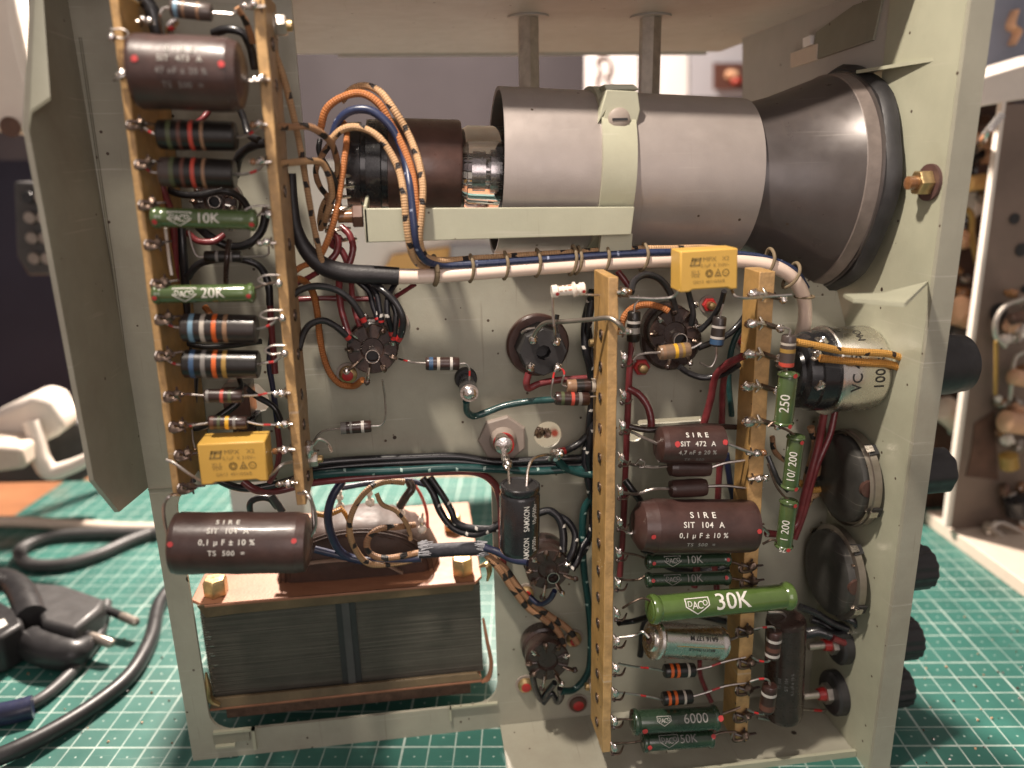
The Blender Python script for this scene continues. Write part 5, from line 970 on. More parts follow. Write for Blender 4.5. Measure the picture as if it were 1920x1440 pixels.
wire("orange braided wire running down the plate and under the brass screw", [(538,524,2.4),(565,524,1.6),(585,545,1.0),(594,580,.7),(599,625,.5),(606,665,.4),(619,700,.4),(638,720,.4),(662,724,.6),(680,712,1.2)], 6, "braid_orange")
wire("short piece of orange braided wire above the largest socket's red wires", [(550,512,1.8),(565,500,1.6),(582,494,1.6)], 5.5, "braid_orange")
wire("dull red wire stub slanting beneath the black cable", [(545,535,1.2),(570,525,1.2),(595,511,1.4)], 5.5, "wire_red")
wire("teal wire from the black pillar to the twin resistors", [(874,752,2.0),(876,772,1.6),(888,780,1.3),(910,774,1.2),(945,761,1.2),(990,753,1.3),(1042,749,1.8)], 6.5, "wire_teal")
wire("thick bright red wire under the octagonal socket", [(991,700,1.6),(987,718,1.6),(990,728,1.5),(1010,720,1.4),(1045,713,1.3),(1100,709,1.3)], 6.5, "wire_red")
VB = "black flecked wires bundled beside the ladder strip"
for i, (o, ph) in enumerate(((0,0),(7,2.1),(-6,4.2))):
    pts = [(1112,545),(1104,600),(1101,655),(1109,715),(1109,790),(1104,860),(1108,925),(1110,985),(1096,1030),(1078,1052)]
    L = [(x+o*.9*math.cos(k*1.7+ph)+o*.3, y, .7+.28*math.sin(k*1.7+ph)) for k, (x,y) in enumerate(pts)]
    wire(("flecked black wire, middle strand of the bundle beside the ladder strip","flecked black wire, right strand of the bundle beside the ladder strip","flecked black wire, left strand of the bundle beside the ladder strip")[i], L, 7, "black_fleck", group=VB)
wire("black wire with a red sleeve end joining the bundle above the electrolytic capacitor", [(1046,848,.9),(1062,844,.8),(1085,832,.7),(1106,812,.7)], 7, "wire_black", marks=((.0,.2,"red_lacquer"),))
wire("long teal wire from the solder joint down beside the ladder strip to the lowest socket", [(1044,860,1.0),(1058,876,.9),(1090,888,.9),(1122,894,1.0),(1122,920,1.0),(1098,948,.9),(1092,1000,.9),(1095,1070,.8),(1104,1140,.8),(1108,1210,.8),(1102,1262,.9),(1078,1292,1.0),(1052,1296,1.4)], 7, "teal_fleck")
HH = "wires running level below the window's upper edge"
for lab, L, r, m in (
 ("upper black wire running level above the transformer window", [(560,872,.9),(640,864,.6),(760,858,.5),(860,856,.5),(930,866,.5),(1010,862,.6),(1104,858,.6)], 7.5, "wire_black"),
 ("lower black wire running level above the transformer window", [(560,884,.6),(650,874,.5),(760,867,.5),(870,866,.5),(950,876,.5),(1020,874,.5),(1105,872,.6)], 7, "wire_black"),
 ("teal flecked wire running level above the transformer window", [(566,893,.9),(640,886,.9),(750,882,.8),(850,877,.8),(935,880,.8),(1000,884,.8),(1080,880,.8),(1108,884,.8)], 7.5, "teal_fleck"),
 ("dark red wire along the upper edge of the transformer window", [(455,902,1.4),(478,918,1.4),(520,920,1.0),(570,908,.8),(640,899,.8),(740,891,.7),(840,884,.6),(895,887,.5),(925,905,.4),(938,940,.3),(941,1000,.3),(944,1066,.3)], 7, "wire_red"),
 ("black wire sagging under the yellow capacitor at the left", [(365,700,1.0),(362,800,1.2),(372,870,1.4),(410,900,1.6),(455,916,1.4),(500,912,1.2),(560,896,1.0)], 7, "wire_black")):
    wire(lab, L, r, m, group=HH)
SG = "wires around the socket below the electrolytic capacitor"
for lab, L, r, m in (
 ("black flecked wire curving from behind the electrolytic into its socket, left one", [(1008,962,.8),(1030,958,.8),(1048,972,1.0),(1056,1000,1.2),(1056,1035,1.5)], 7.5, "black_fleck"),
 ("black flecked wire curving right of the first into the middle socket", [(1045,966,.8),(1065,978,1.0),(1078,1002,1.2),(1075,1030,1.5),(1066,1050,1.6)], 6.5, "black_fleck"),
 ("black wire with red end entering the right side of the middle socket", [(1100,1012,.9),(1088,1032,1.2),(1082,1052,1.5),(1072,1068,1.6)], 7, "black_fleck"),
 ("navy wire from the black braided sleeve to the middle socket", [(908,1026,.6),(935,1036,.8),(960,1048,1.1),(990,1054,1.5)], 7.5, "wire_navy"),
 ("navy wire looped under the middle socket's lower pins", [(992,1118,.8),(1010,1132,1.0),(1030,1124,1.4),(1040,1108,1.6)], 5.5, "wire_navy"),
 ("black wire looped left below the lowest socket", [(998,1262,1.4),(1003,1288,1.2),(1016,1312,1.0),(1024,1300,1.1),(1040,1280,1.4)], 6, "wire_black"),
 ("black wire looped right below the lowest socket", [(1018,1318,1.0),(1034,1300,1.0),(1044,1316,1.0),(1052,1306,1.2),(1050,1290,1.4)], 6, "wire_black")):
    wire(lab, L, r, m, group=SG)
for i, o in enumerate((0, 9)):
    wire(("checked tan and black wire, left one going down to the lowest socket","checked tan and black wire, right one going down to the dark screw")[i], [(912+o*.4,1040,.5),(935+o,1066-o*.4,.7),(962+o,1105-o*.6,.8),(990+o,1140-o,.8),(1022+o,1162-o*.8,.9),(1048+o*2,1186-o*.6,1.1),(1056+o*3,1212-o*.6,1.3)], 6.5, "braid_check", group="checked wires to the lowest socket")
sl = thing("braided_sleeve", "black braided cloth sleeve with frayed pale ends on top of the transformer", "sleeve", P(850,1035,.2))
mb = MB(); mb.tube([P(786,1034,.0),P(850,1030,.1),P(912,1028,.3)], [U(15,P(850,1030,.1))]*3, "cloth_black", seg=14, flat=.85); link("sleeve", mb, sl)
for e in (787,911):
    mb = MB(); q = P(e,1026,.3)
    for k in range(46): 
        an = random.uniform(0,6.28); p = q+V((random.uniform(-.1,.1), -.15+.3*math.sin(an)*.8, .28*math.cos(an))); mb.tube([p, p+V((random.uniform(.15,.5)*(1 if e<800 else -1), -.03, random.uniform(-.05,.12)))], .016, "paper_grey", seg=4, smooth=False)
    link("frayed_end", mb, sl)
TG = "wires over the transformer coil"
for lab, L, r, m in (
 ("navy wire curving down over the left of the transformer coil", [(642,902,-.2),(624,930,.0),(615,965,.1),(622,1005,.1),(645,1040,.0),(690,1052,-.1),(790,1046,.0)], 8, "wire_navy"),
 ("navy wire lying low across the coil from the brown capacitor", [(590,1030,.0),(630,1040,.0),(680,1052,.0)], 7, "wire_navy"),
 ("checked tan wire making the large loop over the transformer coil", [(758,904,-1),(722,903,-.8),(694,915,-.4),(668,945,-.1),(655,985,.1),(664,1025,.1),(690,1056,.1),(740,1056,.0),(790,1046,.0)], 6, "braid_tan"),
 ("checked tan wire making the small loop over the transformer coil", [(778,984,-1),(745,988,-.6),(710,992,-.3),(690,1010,-.1),(690,1032,.0),(712,1046,.1),(790,1036,.0)], 6, "braid_check"),
 ("short ochre wire at the left side of the transformer coil", [(588,962,-.3),(612,966,-.2),(640,955,-.4)], 5, "braid_ochre"),
 ("dark brown wire pair, left strand in front of the bronze plate", [(792,896,-.8),(812,925,-.6),(826,960,-.4),(850,990,-.1),(890,1002,.1),(920,992,.2),(942,980,.2)], 7, "black_fleck"),
 ("dark brown wire pair, right strand in front of the bronze plate", [(806,894,-.8),(824,920,-.6),(845,955,-.4),(856,980,-.1),(885,990,.1),(942,992,.2)], 6.5, "black_fleck"),
 ("dark brown insulated strap bent over the coil lug", [(766,902,-1.4),(772,915,-1.2),(762,930,-1.1),(750,950,-1.2)], 8, "bakelite")):
    wire(lab, L, r, m, group=TG)
RG = "wires in the right hand group"
for lab, L, r, m in (
 ("black wire hooping over from the ladder strip to the upper right socket", [(1183,548,3.0),(1190,526,2.4),(1212,515,2.0),(1238,524,1.8),(1256,548,1.7),(1267,580,1.6)], 6.5, "wire_black"),
 ("black wire from under the yellow capacitor to the upper right socket", [(1290,545,1.8),(1295,565,1.7),(1300,590,1.7),(1296,610,1.6)], 5.5, "wire_black"),
 ("black wire slanting behind the upright blue ended resistor", [(1405,556,1.5),(1398,590,1.2),(1372,622,1.2),(1340,640,1.4),(1310,652,1.5)], 6, "wire_black"),
 ("black wire from the capacitor's foot down to the upper right socket", [(1358,546,2.6),(1350,572,2.2),(1332,600,1.8),(1312,620,1.6)], 5.5, "wire_black"),
 ("black wire sagging beneath the upper right socket to the board", [(1274,688,1.4),(1292,700,1.4),(1320,708,1.5),(1355,702,1.8),(1385,684,2.6)], 6, "wire_black"),
 ("orange braided wire arching over the upper right socket", [(1164,628,1.6),(1168,600,1.5),(1185,578,1.4),(1210,571,1.4),(1240,576,1.5),(1254,584,1.6)], 6.5, "braid_orange"),
 ("dull red wire coming down under the ivory cable at the ladder strip", [(1158,508,.9),(1170,524,1.0),(1184,545,1.2)], 6, "wire_red"),
 ("straight dark red wire running down beside the ladder strip", [(1186,625,.5),(1180,700,.5),(1176,800,.5),(1172,900,.5),(1168,1000,.5),(1162,1080,.5)], 6, "wire_red"),
 ("dark red wire slanting from the board's third tag towards the small capacitor", [(1392,668,3.2),(1362,684,2.4),(1342,705,1.8),(1332,750,1.4),(1318,800,1.2)], 7, "wire_red"),
 ("dark red wire dropping straight beside the right board", [(1378,676,2.8),(1362,690,2.0),(1355,730,1.4),(1353,800,1.0),(1350,860,.9),(1346,935,.8)], 6.5, "wire_red"),
 ("dark red wire arc ending at the small brown capacitor's left", [(1178,728,1.0),(1198,740,1.2),(1214,762,1.4),(1221,790,1.6),(1220,806,1.8)], 7, "wire_red"),
 ("thin red wire curving down to the green 6000 resistor", [(1312,1238,1.4),(1313,1265,1.2),(1322,1290,1.2),(1334,1316,1.4)], 4.5, "wire_red"),
 ("black wire from the ladder strip to the big 30K resistor", [(1160,1168,2.5),(1185,1165,2.2),(1215,1157,2.6)], 5.5, "wire_black"),
 ("dark grey wire from the board across to the lowest upright green resistor", [(1440,855,3.8),(1450,880,4.0),(1462,905,4.1),(1478,920,4.2)], 5, "wire_black"),
 ("dark flat strap lying over the small brown capacitor", [(1180,800,2.2),(1210,806,2.4),(1260,803,2.6),(1320,799,2.6),(1380,801,2.2)], 5.5, "bakelite"),
 ("dark red wire behind the upright green resistors", [(1545,775,1.5),(1535,830,1.5),(1522,880,1.6),(1508,930,1.6),(1492,985,1.6),(1470,1000,1.8),(1438,1000,2.2)], 7, "wire_red"),
 ("brown flecked wire behind the middle upright green resistor", [(1520,800,1.2),(1528,835,1.2),(1522,860,1.2),(1512,900,1.2),(1515,940,1.0)], 6.5, "braid_check"),
 ("checked tan wire curling behind the right board", [(1448,818,1.2),(1452,845,1.2),(1470,862,1.3),(1490,866,1.4)], 5, "braid_check"),
 ("cream flecked wire looping out between pots and plate", [(1510,950,.4),(1525,930,.5),(1540,925,.6),(1556,940,.4)], 6, "braid_cream")):
    wire(lab, L, r, m, group=RG)
wire("yellow flecked braided wire from the silver potentiometer to the panel edge", [(1492,641,4.0),(1530,648,4.0),(1580,658,3.9),(1630,661,3.9),(1672,665,3.8),(1702,678,3.8),(1718,704,3.8),(1720,730,3.7)], 7, "braid_yellow")
wire("plain ochre braided wire just under the yellow flecked one", [(1538,672,3.7),(1580,676,3.8),(1630,680,3.8),(1672,684,3.7),(1698,698,3.7),(1712,722,3.6),(1714,760,3.4),(1705,850,3.2),(1694,920,3.2),(1684,975,3.1),(1660,1004,3.0),(1640,1006,2.8)], 7, "braid_ochre")
wire("black wire bundle under the lowest potentiometer, upper strand", [(1500,1138,2.4),(1530,1150,2.4),(1560,1168,2.6),(1590,1180,2.8)], 7, "wire_black", group="black wires at the panel connectors")
wire("black wire bundle under the lowest potentiometer, lower strand", [(1505,1190,2.4),(1535,1184,2.6),(1560,1192,2.8),(1590,1190,2.8)], 10, "wire_black", group="black wires at the panel connectors")
wire("black wire loop hanging below the upper panel connector", [(1585,1220,2.4),(1592,1240,2.4),(1604,1246,2.4),(1610,1228,2.4)], 6, "wire_black", group="black wires at the panel connectors")
wire("tinned copper wire end soldered up to the front panel", [(1585,1186,2.8),(1605,1186,2.8),(1628,1180,2.8),(1634,1166,2.8),(1642,1162,2.8)], [8,7,4,3,3.5], "solder")
wire("thin bare wire under the lower panel connector", [(1486,1328,2.6),(1520,1331,2.4),(1550,1330,2.2),(1552,1318,2.2)], 2.5, "lead_wire", marks=((.5,.7,"red_lacquer"),))
IG = "wires glimpsed between the two left boards"
for lab, L, r, m in (
 ("black wire dropping behind the topmost resistor at the left", [(270,-5,2.2),(285,20,2.2),(293,55,2.2),(300,80,2.0)], 13, "wire_black"),
 ("black curved wire behind the top brown capacitor's right end", [(400,62,2),(428,55,2.4),(455,62,2.4),(470,90,2.2),(478,130,2)], 8, "wire_black"),
 ("black wire arching between the fat resistors and the inner board", [(440,330,1.2),(448,295,1.6),(470,276,2.0),(500,268,2.4)], 9, "wire_black"),
 ("black wire curling below the green 10K resistor", [(500,390,1.4),(492,430,1.4),(468,456,1.4),(430,462,1.2),(395,445,1.2),(372,425,1)], 8, "wire_black"),
 ("dark red wire running down left of the hidden socket", [(300,315,2.2),(304,350,2.2),(322,400,2.0),(328,470,1.8),(330,520,1.6),(334,600,1.2)], 6.5, "wire_red"),
 ("white wire hanging down from the green 10K resistor", [(310,428,3.6),(314,460,3.4),(318,492,3.2),(322,516,3.2)], 3, "ceramic_white"),
 ("black wire running down beside the dark red one at the left", [(340,425,1.6),(344,480,1.6),(348,540,1.4),(352,640,1.2),(362,740,1.0),(366,840,1.0)], 7.5, "wire_black"),
 ("black hooped wire above the green 20K resistor", [(352,520,1.6),(372,496,1.8),(410,486,2.0),(450,486,2.0),(485,498,2.0),(503,530,2.2),(506,572,2.2)], 7, "wire_black"),
 ("dark upright strap between the small resistor and the green 20K one", [(430,452,2.4),(426,480,3.0),(424,508,2.8),(424,530,2.2)], 5, "bakelite"),
 ("dark red wire down inside the left boards near the loops", [(506,560,1.4),(508,600,1.4),(512,650,1.4),(516,700,1.4)], 6, "wire_red"),
 ("black wire crossing behind the thin resistors at the left", [(455,722,1.4),(480,742,1.6),(515,765,1.8),(530,800,1.8)], 6, "wire_black"),
 ("black wire sloping behind the lower thin resistors", [(470,730,1.2),(440,760,1.6),(405,785,1.8),(380,800,1.8),(352,802,1.8)], 7, "wire_black"),
 ("brown and black wire emerging by the top right tag of the left pair", [(444,14,3),(458,35,2.8),(468,60,2.6),(474,80,2.4)], 6, "braid_check"),
 ("grey bent wire hanging at the lower end of the left inner board", [(556,922,4.0),(572,922,4.2),(584,940,4.4),(588,975,4.6),(590,1000,4.8)], 3.5, "lead_wire")):
    wire(lab, L, r, m, group=IG)
# dark relay-like block behind the thin resistors
mb = MB(); q = P(450,760,1.6); mb.box((q.x-.6,q.y,q.z-.5),(q.x+.35,q.y+1.2,q.z+.7), "bakelite_brown"); tag(link("coil_block", mb, bevel=.05), "small dark brown block behind the thin resistors with the orange and yellow bands", "component")
mb = MB(); q = P(462,802,1.6); mb.box((q.x-.5,q.y,q.z-.45),(q.x+.35,q.y+1.2,q.z+.3), "gloss_black"); tag(link("coil_block", mb, bevel=.05), "small black block directly above the left yellow capacitor", "component")
# cluster of dark tags around the top-left capacitor
mb = MB(); mb.tube([P(318,66,3.6),P(322,48,3.8),P(333,38,3.8)], [.12,.17,.1], "solder", seg=8, flat=.6); mb.ball(P(320,50,3.8), .12, "red_lacquer"); tag(link("solder_joint", mb), "bright upright solder joint above the largest brown capacitor", "solder joint")
mb = MB(); q = P(1040,850,1.2)
for k in range(7): mb.ball(q+V((random.uniform(-.2,.3),random.uniform(-.1,.1),random.uniform(-.15,.2))), random.uniform(.1,.17), "solder", jit=.3)
mb.tube([P(1030,862,1),P(1040,848,1.3),P(1052,852,1.2)], [.08,.14,.08], "tin", seg=7); tag(link("solder_joint", mb), "ragged bright solder joint between the electrolytic capacitor and the round hole", "solder joint")
mb = MB(); q = P(1012,810,-.6)
for k in range(8): mb.ball(q+V((random.uniform(-.35,.35),random.uniform(0,.2),random.uniform(-.12,.12))), random.uniform(.12,.2), "tarnish", jit=.3)
tag(link("solder_joint", mb), "ragged dark solder lump showing in the round hole of the plate", "solder joint")
mb = MB(); q = P(578,842,3.2); mb.ball(q, .3, "solder", jit=.15); mb.tube([q+V((.1,0,0)), q+V((.4,0,.35)), q+V((.7,.1,.1)), q+V((.8,.1,-.2))], .05, "tin", seg=6); tag(link("solder_joint", mb), "grey solder ball with a curled wire end beside the lower left board", "solder joint")
# ---- more of the tangle behind and between the parts
CG = "odd wires in the tangle of the left pair of boards"
for lab, L, r, m in (
 ("black wire curving under the two fat orange banded resistors", [(300,345,1.4),(330,362,1.6),(372,366,1.8),(420,358,1.8),(452,372,1.6),(470,400,1.4)], 7, "wire_black"),
 ("dark red wire crossing behind the largest brown capacitor's lower edge", [(392,208,1.2),(380,222,1.4),(360,236,1.4),(330,244,1.2)], 5.5, "wire_red"),
 ("black wire dropping from behind the largest brown capacitor on its right", [(448,200,1.6),(458,225,1.6),(466,252,1.8),(486,262,2.4)], 6.5, "wire_black"),
 ("dull red wire looped round below the hidden socket", [(352,436,1.2),(372,452,1.6),(402,452,1.6),(420,440,1.4)], 6, "wire_red"),
 ("short orange braided wire just under the green 20K resistor", [(384,575,1.0),(394,590,1.2),(388,606,1.0)], 6, "braid_orange"),
 ("navy wire behind the loops of the left inner board", [(498,520,1.0),(506,560,1.0),(510,620,1.0),(505,680,1.0),(512,730,1.0),(520,790,1.0)], 5.5, "wire_navy"),
 ("black wire running up behind the blue banded resistors", [(322,560,.9),(330,610,.9),(334,680,.9),(340,760,.9),(350,850,1.0),(362,905,1.2)], 6, "wire_black"),
 ("dark wire crossing between the blue banded resistors", [(340,640,1.4),(380,650,1.5),(430,648,1.5),(490,640,1.6)], 5.5, "wire_black"),
 ("thin bare wire dangling at the left of the lower thin resistors", [(360,806,3.0),(362,825,3.2),(366,842,3.4)], 2, "lead_wire"),
 ("black wire end curling over the upper thin resistor", [(448,708,1.8),(452,725,2.2),(440,735,2.6)], 5, "wire_black"),
 ("dark red wire dropping behind the left yellow capacitor", [(520,800,1.4),(524,840,1.4),(518,880,1.4),(505,905,1.4)], 5.5, "wire_red")):
    wire(lab, L, r, m, group=CG)
CH = "odd wires in the tangle of the right group"
for lab, L, r, m in (
 ("black wire behind the two thin dark green 10K resistors", [(1205,1030,1.0),(1260,1066,1.0),(1320,1070,1.0),(1380,1060,1.2)], 6, "wire_black"),
 ("dull red wire showing between the two thin dark green 10K resistors", [(1298,1030,1.2),(1306,1066,1.2),(1302,1100,1.2)], 6.5, "wire_red"),
 ("second dull red wire right of the first between the thin resistors", [(1336,1030,1.2),(1340,1066,1.2),(1344,1104,1.2)], 6, "wire_red"),
 ("black wire hugging the foot of the right board near the 30K resistor", [(1378,1120,1.0),(1372,1160,1.2),(1384,1200,1.2),(1372,1250,1.0),(1376,1300,1.0)], 7, "wire_black"),
 ("black wire looping behind the silver can capacitor", [(1200,1230,1.0),(1215,1160,1.0),(1280,1150,1.0),(1360,1165,1.0)], 6, "wire_black"),
 ("thin bare hooked wire left of the upper brown capacitor's foot", [(1192,872,3.2),(1200,862,3.3),(1208,866,3.3),(1206,876,3.3),(1198,876,3.3)], 2, "lead_wire"),
 ("black wire crossing in front of the dark red straight wire by the ladder", [(1172,900,1.4),(1190,925,1.6),(1205,950,1.4),(1200,985,1.2)], 6.5, "wire_black"),
 ("navy wire dropping behind the right large brown capacitor", [(1362,850,1.0),(1368,900,1.0),(1378,960,1.0),(1376,1040,1.0)], 5.5, "wire_navy"),
 ("teal wire behind the upper right socket going down the board", [(1398,600,1.0),(1376,640,1.0),(1366,700,1.0),(1372,780,1.0)], 5.5, "wire_teal"),
 ("pale yellow wire behind the lowest upright green resistor", [(1500,905,1.0),(1520,918,.9),(1545,915,.9),(1560,900,.9)], 6, "braid_yellow"),
 ("dull red wire rising between the upright resistors and the middle potentiometer", [(1566,770,1.2),(1556,815,1.4),(1535,865,1.6),(1522,905,1.6),(1508,960,1.6),(1490,1010,1.6)], 6, "wire_red"),
 ("brown flecked wire beside the pale bracket behind the middle upright resistor", [(1540,782,.8),(1543,820,.8),(1536,860,.8),(1530,900,.8)], 6, "braid_check"),
 ("black wire from the lowest potentiometer down to the upper panel connector", [(1560,1120,2.2),(1572,1150,2.6),(1600,1165,3.0),(1612,1180,3.0)], 7, "wire_black"),
 ("second black wire crossing under the lowest potentiometer", [(1520,1160,2.0),(1548,1172,2.2),(1580,1200,2.6),(1600,1210,2.8)], 8, "wire_black"),
 ("dark red wire stub on the upper panel connector", [(1560,1196,3.0),(1580,1204,3.0),(1606,1214,3.0)], 7, "wire_red")):
    wire(lab, L, r, m, group=CH)
CT = "odd wires over the transformer"
for lab, L, r, m in (
 ("tan wire strand leaning over the right side of the transformer coil", [(706,925,-.4),(716,945,-.2),(742,958,-.2),(764,985,-.2),(770,1012,-.2)], 4.5, "braid_tan"),
 ("dark grey bent wire end above the left of the transformer", [(470,965,-.2),(470,942,.0),(486,934,.0),(506,936,.0),(520,952,.0)], 6, "wire_black"),
 ("thick grey wire slanting under the left inner board", [(508,928,.2),(520,945,.2),(530,960,.2)], 7, "plastic_grey"),
 ("navy wire crossing at the back of the transformer coil", [(640,915,-1.6),(700,905,-1.8),(760,900,-1.8),(800,910,-1.6)], 5, "wire_navy"),
 ("thin ochre wire from the first coil lug into the windings", [(637,950,-.8),(648,965,-.6),(655,985,-.5),(652,1005,-.5)], 4, "braid_ochre"),
 ("rust coloured wire over the bronze plate behind the coil", [(775,905,-3),(790,930,-2.6),(800,960,-2.2),(802,990,-1.8)], 3, "b_red")):
    wire(lab, L, r, m, group=CT)
# pale cartons standing on the mat behind the chassis: they show through the holes of the plate
def carton(label, x0, x1, ytop, y, dep, m):
    a = P(x0, ytop, -y); b = P(x1, ytop, -y); mb = MB(); mb.box((a.x,y,ZM),(b.x,y+dep,a.z), m); tag(link("carton", mb, bevel=.08), label, "carton")
carton("white carton behind the plate, seen through the round hole", 975, 1330, 740, 9.6, 3, "paper_white")
carton("white carton behind the left boards, seen through the ragged hole", 400, 545, 700, 11, 3, "paper_white")
mb = MB(); q = P(1040,812,-9.4); mb.lathe(q, q+V((0,-1,0)), [(0,.2,"b_red"),(.06,.2,"b_red")], seg=20); tag(link("sticker", mb), "small red dot on the white carton seen through the round hole", "sticker")
# ================================================================ things on the bench and behind
def G(px, py, h=0.0): return at_mat(px, py, h)
# black mains cable, flat plug, coiled cable
def cable(label, L, r, m, h=None, name="cable"):
    mb = MB(); mb.tube([G(x,y,r+(z if z else 0)) for x,y,z in L], r, m, seg=14); return tag(link(name, mb, sharp=70), label, "cable", None)
cable("black mains cable sweeping from under the chassis to the lower left corner", [(330,1090,0),(300,1130,0),(282,1200,0),(240,1270,0),(180,1320,0),(100,1370,.1),(20,1410,.2),(-60,1440,.2)], .40, "plastic_black")
cable("grey-black cable from the flat plug towards the left edge", [(200,1130,.6),(190,1180,.3),(160,1230,0),(120,1275,0),(70,1315,0),(0,1345,0),(-80,1360,0)], .30, "plastic_grey")
cable("dark cable looped on the mat behind the plug", [(330,985,0),(250,1012,0),(180,1042,0),(120,1058,0),(55,1058,0),(40,1030,0),(90,1008,0),(180,1000,0),(300,1000,0)], .42, "plastic_grey")
cable("beige flex lying across the mat behind the dark loop", [(-60,978,0),(40,978,0),(130,984,0),(220,990,0),(340,992,0),(470,1000,0)], .42, "cable_beige")
mb = MB(); mb.tube([G(-40,1345,.5),G(20,1336,.5),G(62,1325,.5)], .55, "wire_navy", seg=16); tag(link("cable_sleeve", mb), "dark blue plastic sleeve on the cable at the lower left edge", "cable sleeve")
def plug():
    c = G(140,1170,0); t = thing("mains_plug", "flat black two pin mains plug lying on the mat at the left", "plug", c)
    ad = (G(240,1190)-G(60,1095)); ad.z = 0; ad.normalize(); bd = V((-ad.y,ad.x,0)); up = V((0,0,1))
    def q(px,py,h): return G(px,py,h)
    mb = MB(); z = 2.0
    top = [q(52,1090,z),q(120,1095,z),q(198,1122,z),q(188,1140,z),q(138,1180,z),q(78,1165,z)]
    mb.prism(top, (0,0,-1.5), "plastic_grey"); link("body", mb, t, bevel=.25)
    for (px,py,px2,py2) in ((198,1142,258,1168),(130,1178,212,1208)):
        a, b = q(px,py,1.25), q(px2,py2,.95); mb = MB(); L = (b-a).length; mb.lathe(a, b, [(0,.24,"plastic_black"),(L*.5,.24,"plastic_black"),(L*.52,.26,"pin_tip"),(L*.95,.26,"pin_tip"),(L,.15,"pin_tip")], seg=16); link("pin", mb, t)
    mb = MB(); mb.tube([q(60,1160,1.8),q(40,1110,2.0),q(10,1085,1.9),q(-50,1080,1.4)], [.8,.75,.6,.45], "plastic_black", seg=14)
    for k in range(7):
        f = k/7; p = q(42-10*k,1108-4*k,2.0); mb.ball(p, .72-.03*k, "plastic_black", squash=.4, axis=(1,.3,0))
    link("strain_relief", mb, t)
plug()
def brick():
    t = thing("power_adapter", "black power adapter with a pale printed mark at the left edge of the mat", "adapter", G(0,1200))
    mb = MB(); z = 2.2; mb.prism([G(-160,1110,z),G(-10,1120,z),G(35,1145,z),G(44,1168,z),G(0,1195,z),G(-160,1230,z)], (0,0,-2.1), "plastic_black"); link("case", mb, t, bevel=.2)
    mb = MB(); mb.prism([G(-8,1165,z+.02),G(8,1160,z+.02),G(14,1170,z+.02),G(0,1178,z+.02)], (0,0,-.05), "white_print"); link("printed_mark", mb, t)
    mb = MB(); mb.tube([G(60,1205,.8),G(100,1222,.8),G(140,1225,.8),G(170,1205,.8)], [.9,.9,.8,.5], "plastic_black", seg=14); link("socket_end", mb, t)
brick()
def Q(px, py, y): return P(px, py, -y)
# white moulded adapter with a wire bracket
t = thing("white_adapter", "white moulded box with a bent white bracket on the bench at the left", "adapter", Q(40,880,22))
mb = MB(); mb.prism([Q(x,y,22) for x,y in ((-40,790),(0,770),(60,742),(92,750),(120,795),(115,815),(60,842),(20,850),(-40,860))], (0,3,0), "lamp_white"); link("body", mb, t, bevel=.4)
mb = MB(); mb.tube([Q(58,790,21.5),Q(68,822,21.3),Q(78,862,21),Q(95,884,21),Q(130,876,21),Q(175,856,21)], [.5,.55,.6,.6,.5,.4], "lamp_white", seg=12); link("bracket", mb, t)
mb = MB(); mb.prism([Q(x,y,26) for x,y in ((-60,800),(150,790),(190,880),(150,905),(-60,910))], (0,3,0), "plastic_grey"); tag(link("dark_box", mb, bevel=.3), "dark grey box behind the white adapter", "box")
mb = MB(); mb.prism([Q(x,y,19) for x,y in ((-60,835),(40,840),(48,880),(-60,895))], (0,3,0), "cable_beige"); tag(link("beige_box", mb, bevel=.3), "beige box at the left edge below the white adapter", "box")
# white lamp arm, upper left
t = thing("desk_lamp", "out of focus white lamp stand flaring to a drilled foot, upper left corner", "lamp", Q(30,240,24))
mb = MB(); mb.prism([Q(x,y,24) for x,y in ((-60,-30),(22,-30),(36,60),(50,120),(68,185),(82,258),(30,252),(-60,240))], (0,2.5,0), "lamp_white"); link("stand", mb, t, bevel=.5)
c = Q(20,238,23.4); mb = MB(); mb.lathe(c, c+V((0,-1,0)), [(0,.6,"rust"),(.1,.6,"rust")], seg=20); link("screw_hole", mb, t)
# sockets strip and dark drapery on the left
t = thing("socket_strip", "dark grey strip of sockets fixed upright at the left behind the chassis", "socket strip", Q(65,510,26))
mb = MB(); mb.prism([Q(x,y,26) for x,y in ((24,340),(110,345),(130,515),(52,518),(30,480))], (0,2,0), "plastic_grey"); link("body", mb, t, bevel=.2)
for k in range(8):
    c = Q(54+(k%2)*22+k*2, 370+(k//2)*38, 25.8); mb = MB(); mb.lathe(c, c+V((0,-1,0)), [(0,.42,"aluminium_dull" if k else "gloss_black"),(.25,.36,"aluminium_dull" if k else "gloss_black")], seg=14); link("knob", mb, t)
mb = MB(); mb.prism([Q(x,y,48) for x,y in ((-100,300),(250,300),(330,880),(-100,900))], (0,1,0), "wall_blue"); tag(link("cloth_panel", mb), "dark blue cloth panel behind the sockets on the left", "panel")
mb = MB(); mb.box((Q(98,0,34).x,34,ZM),(Q(112,0,34).x,35,40), "plastic_grey"); tag(link("upright_bar", mb), "dark upright bar behind the white lamp stand", "bar")
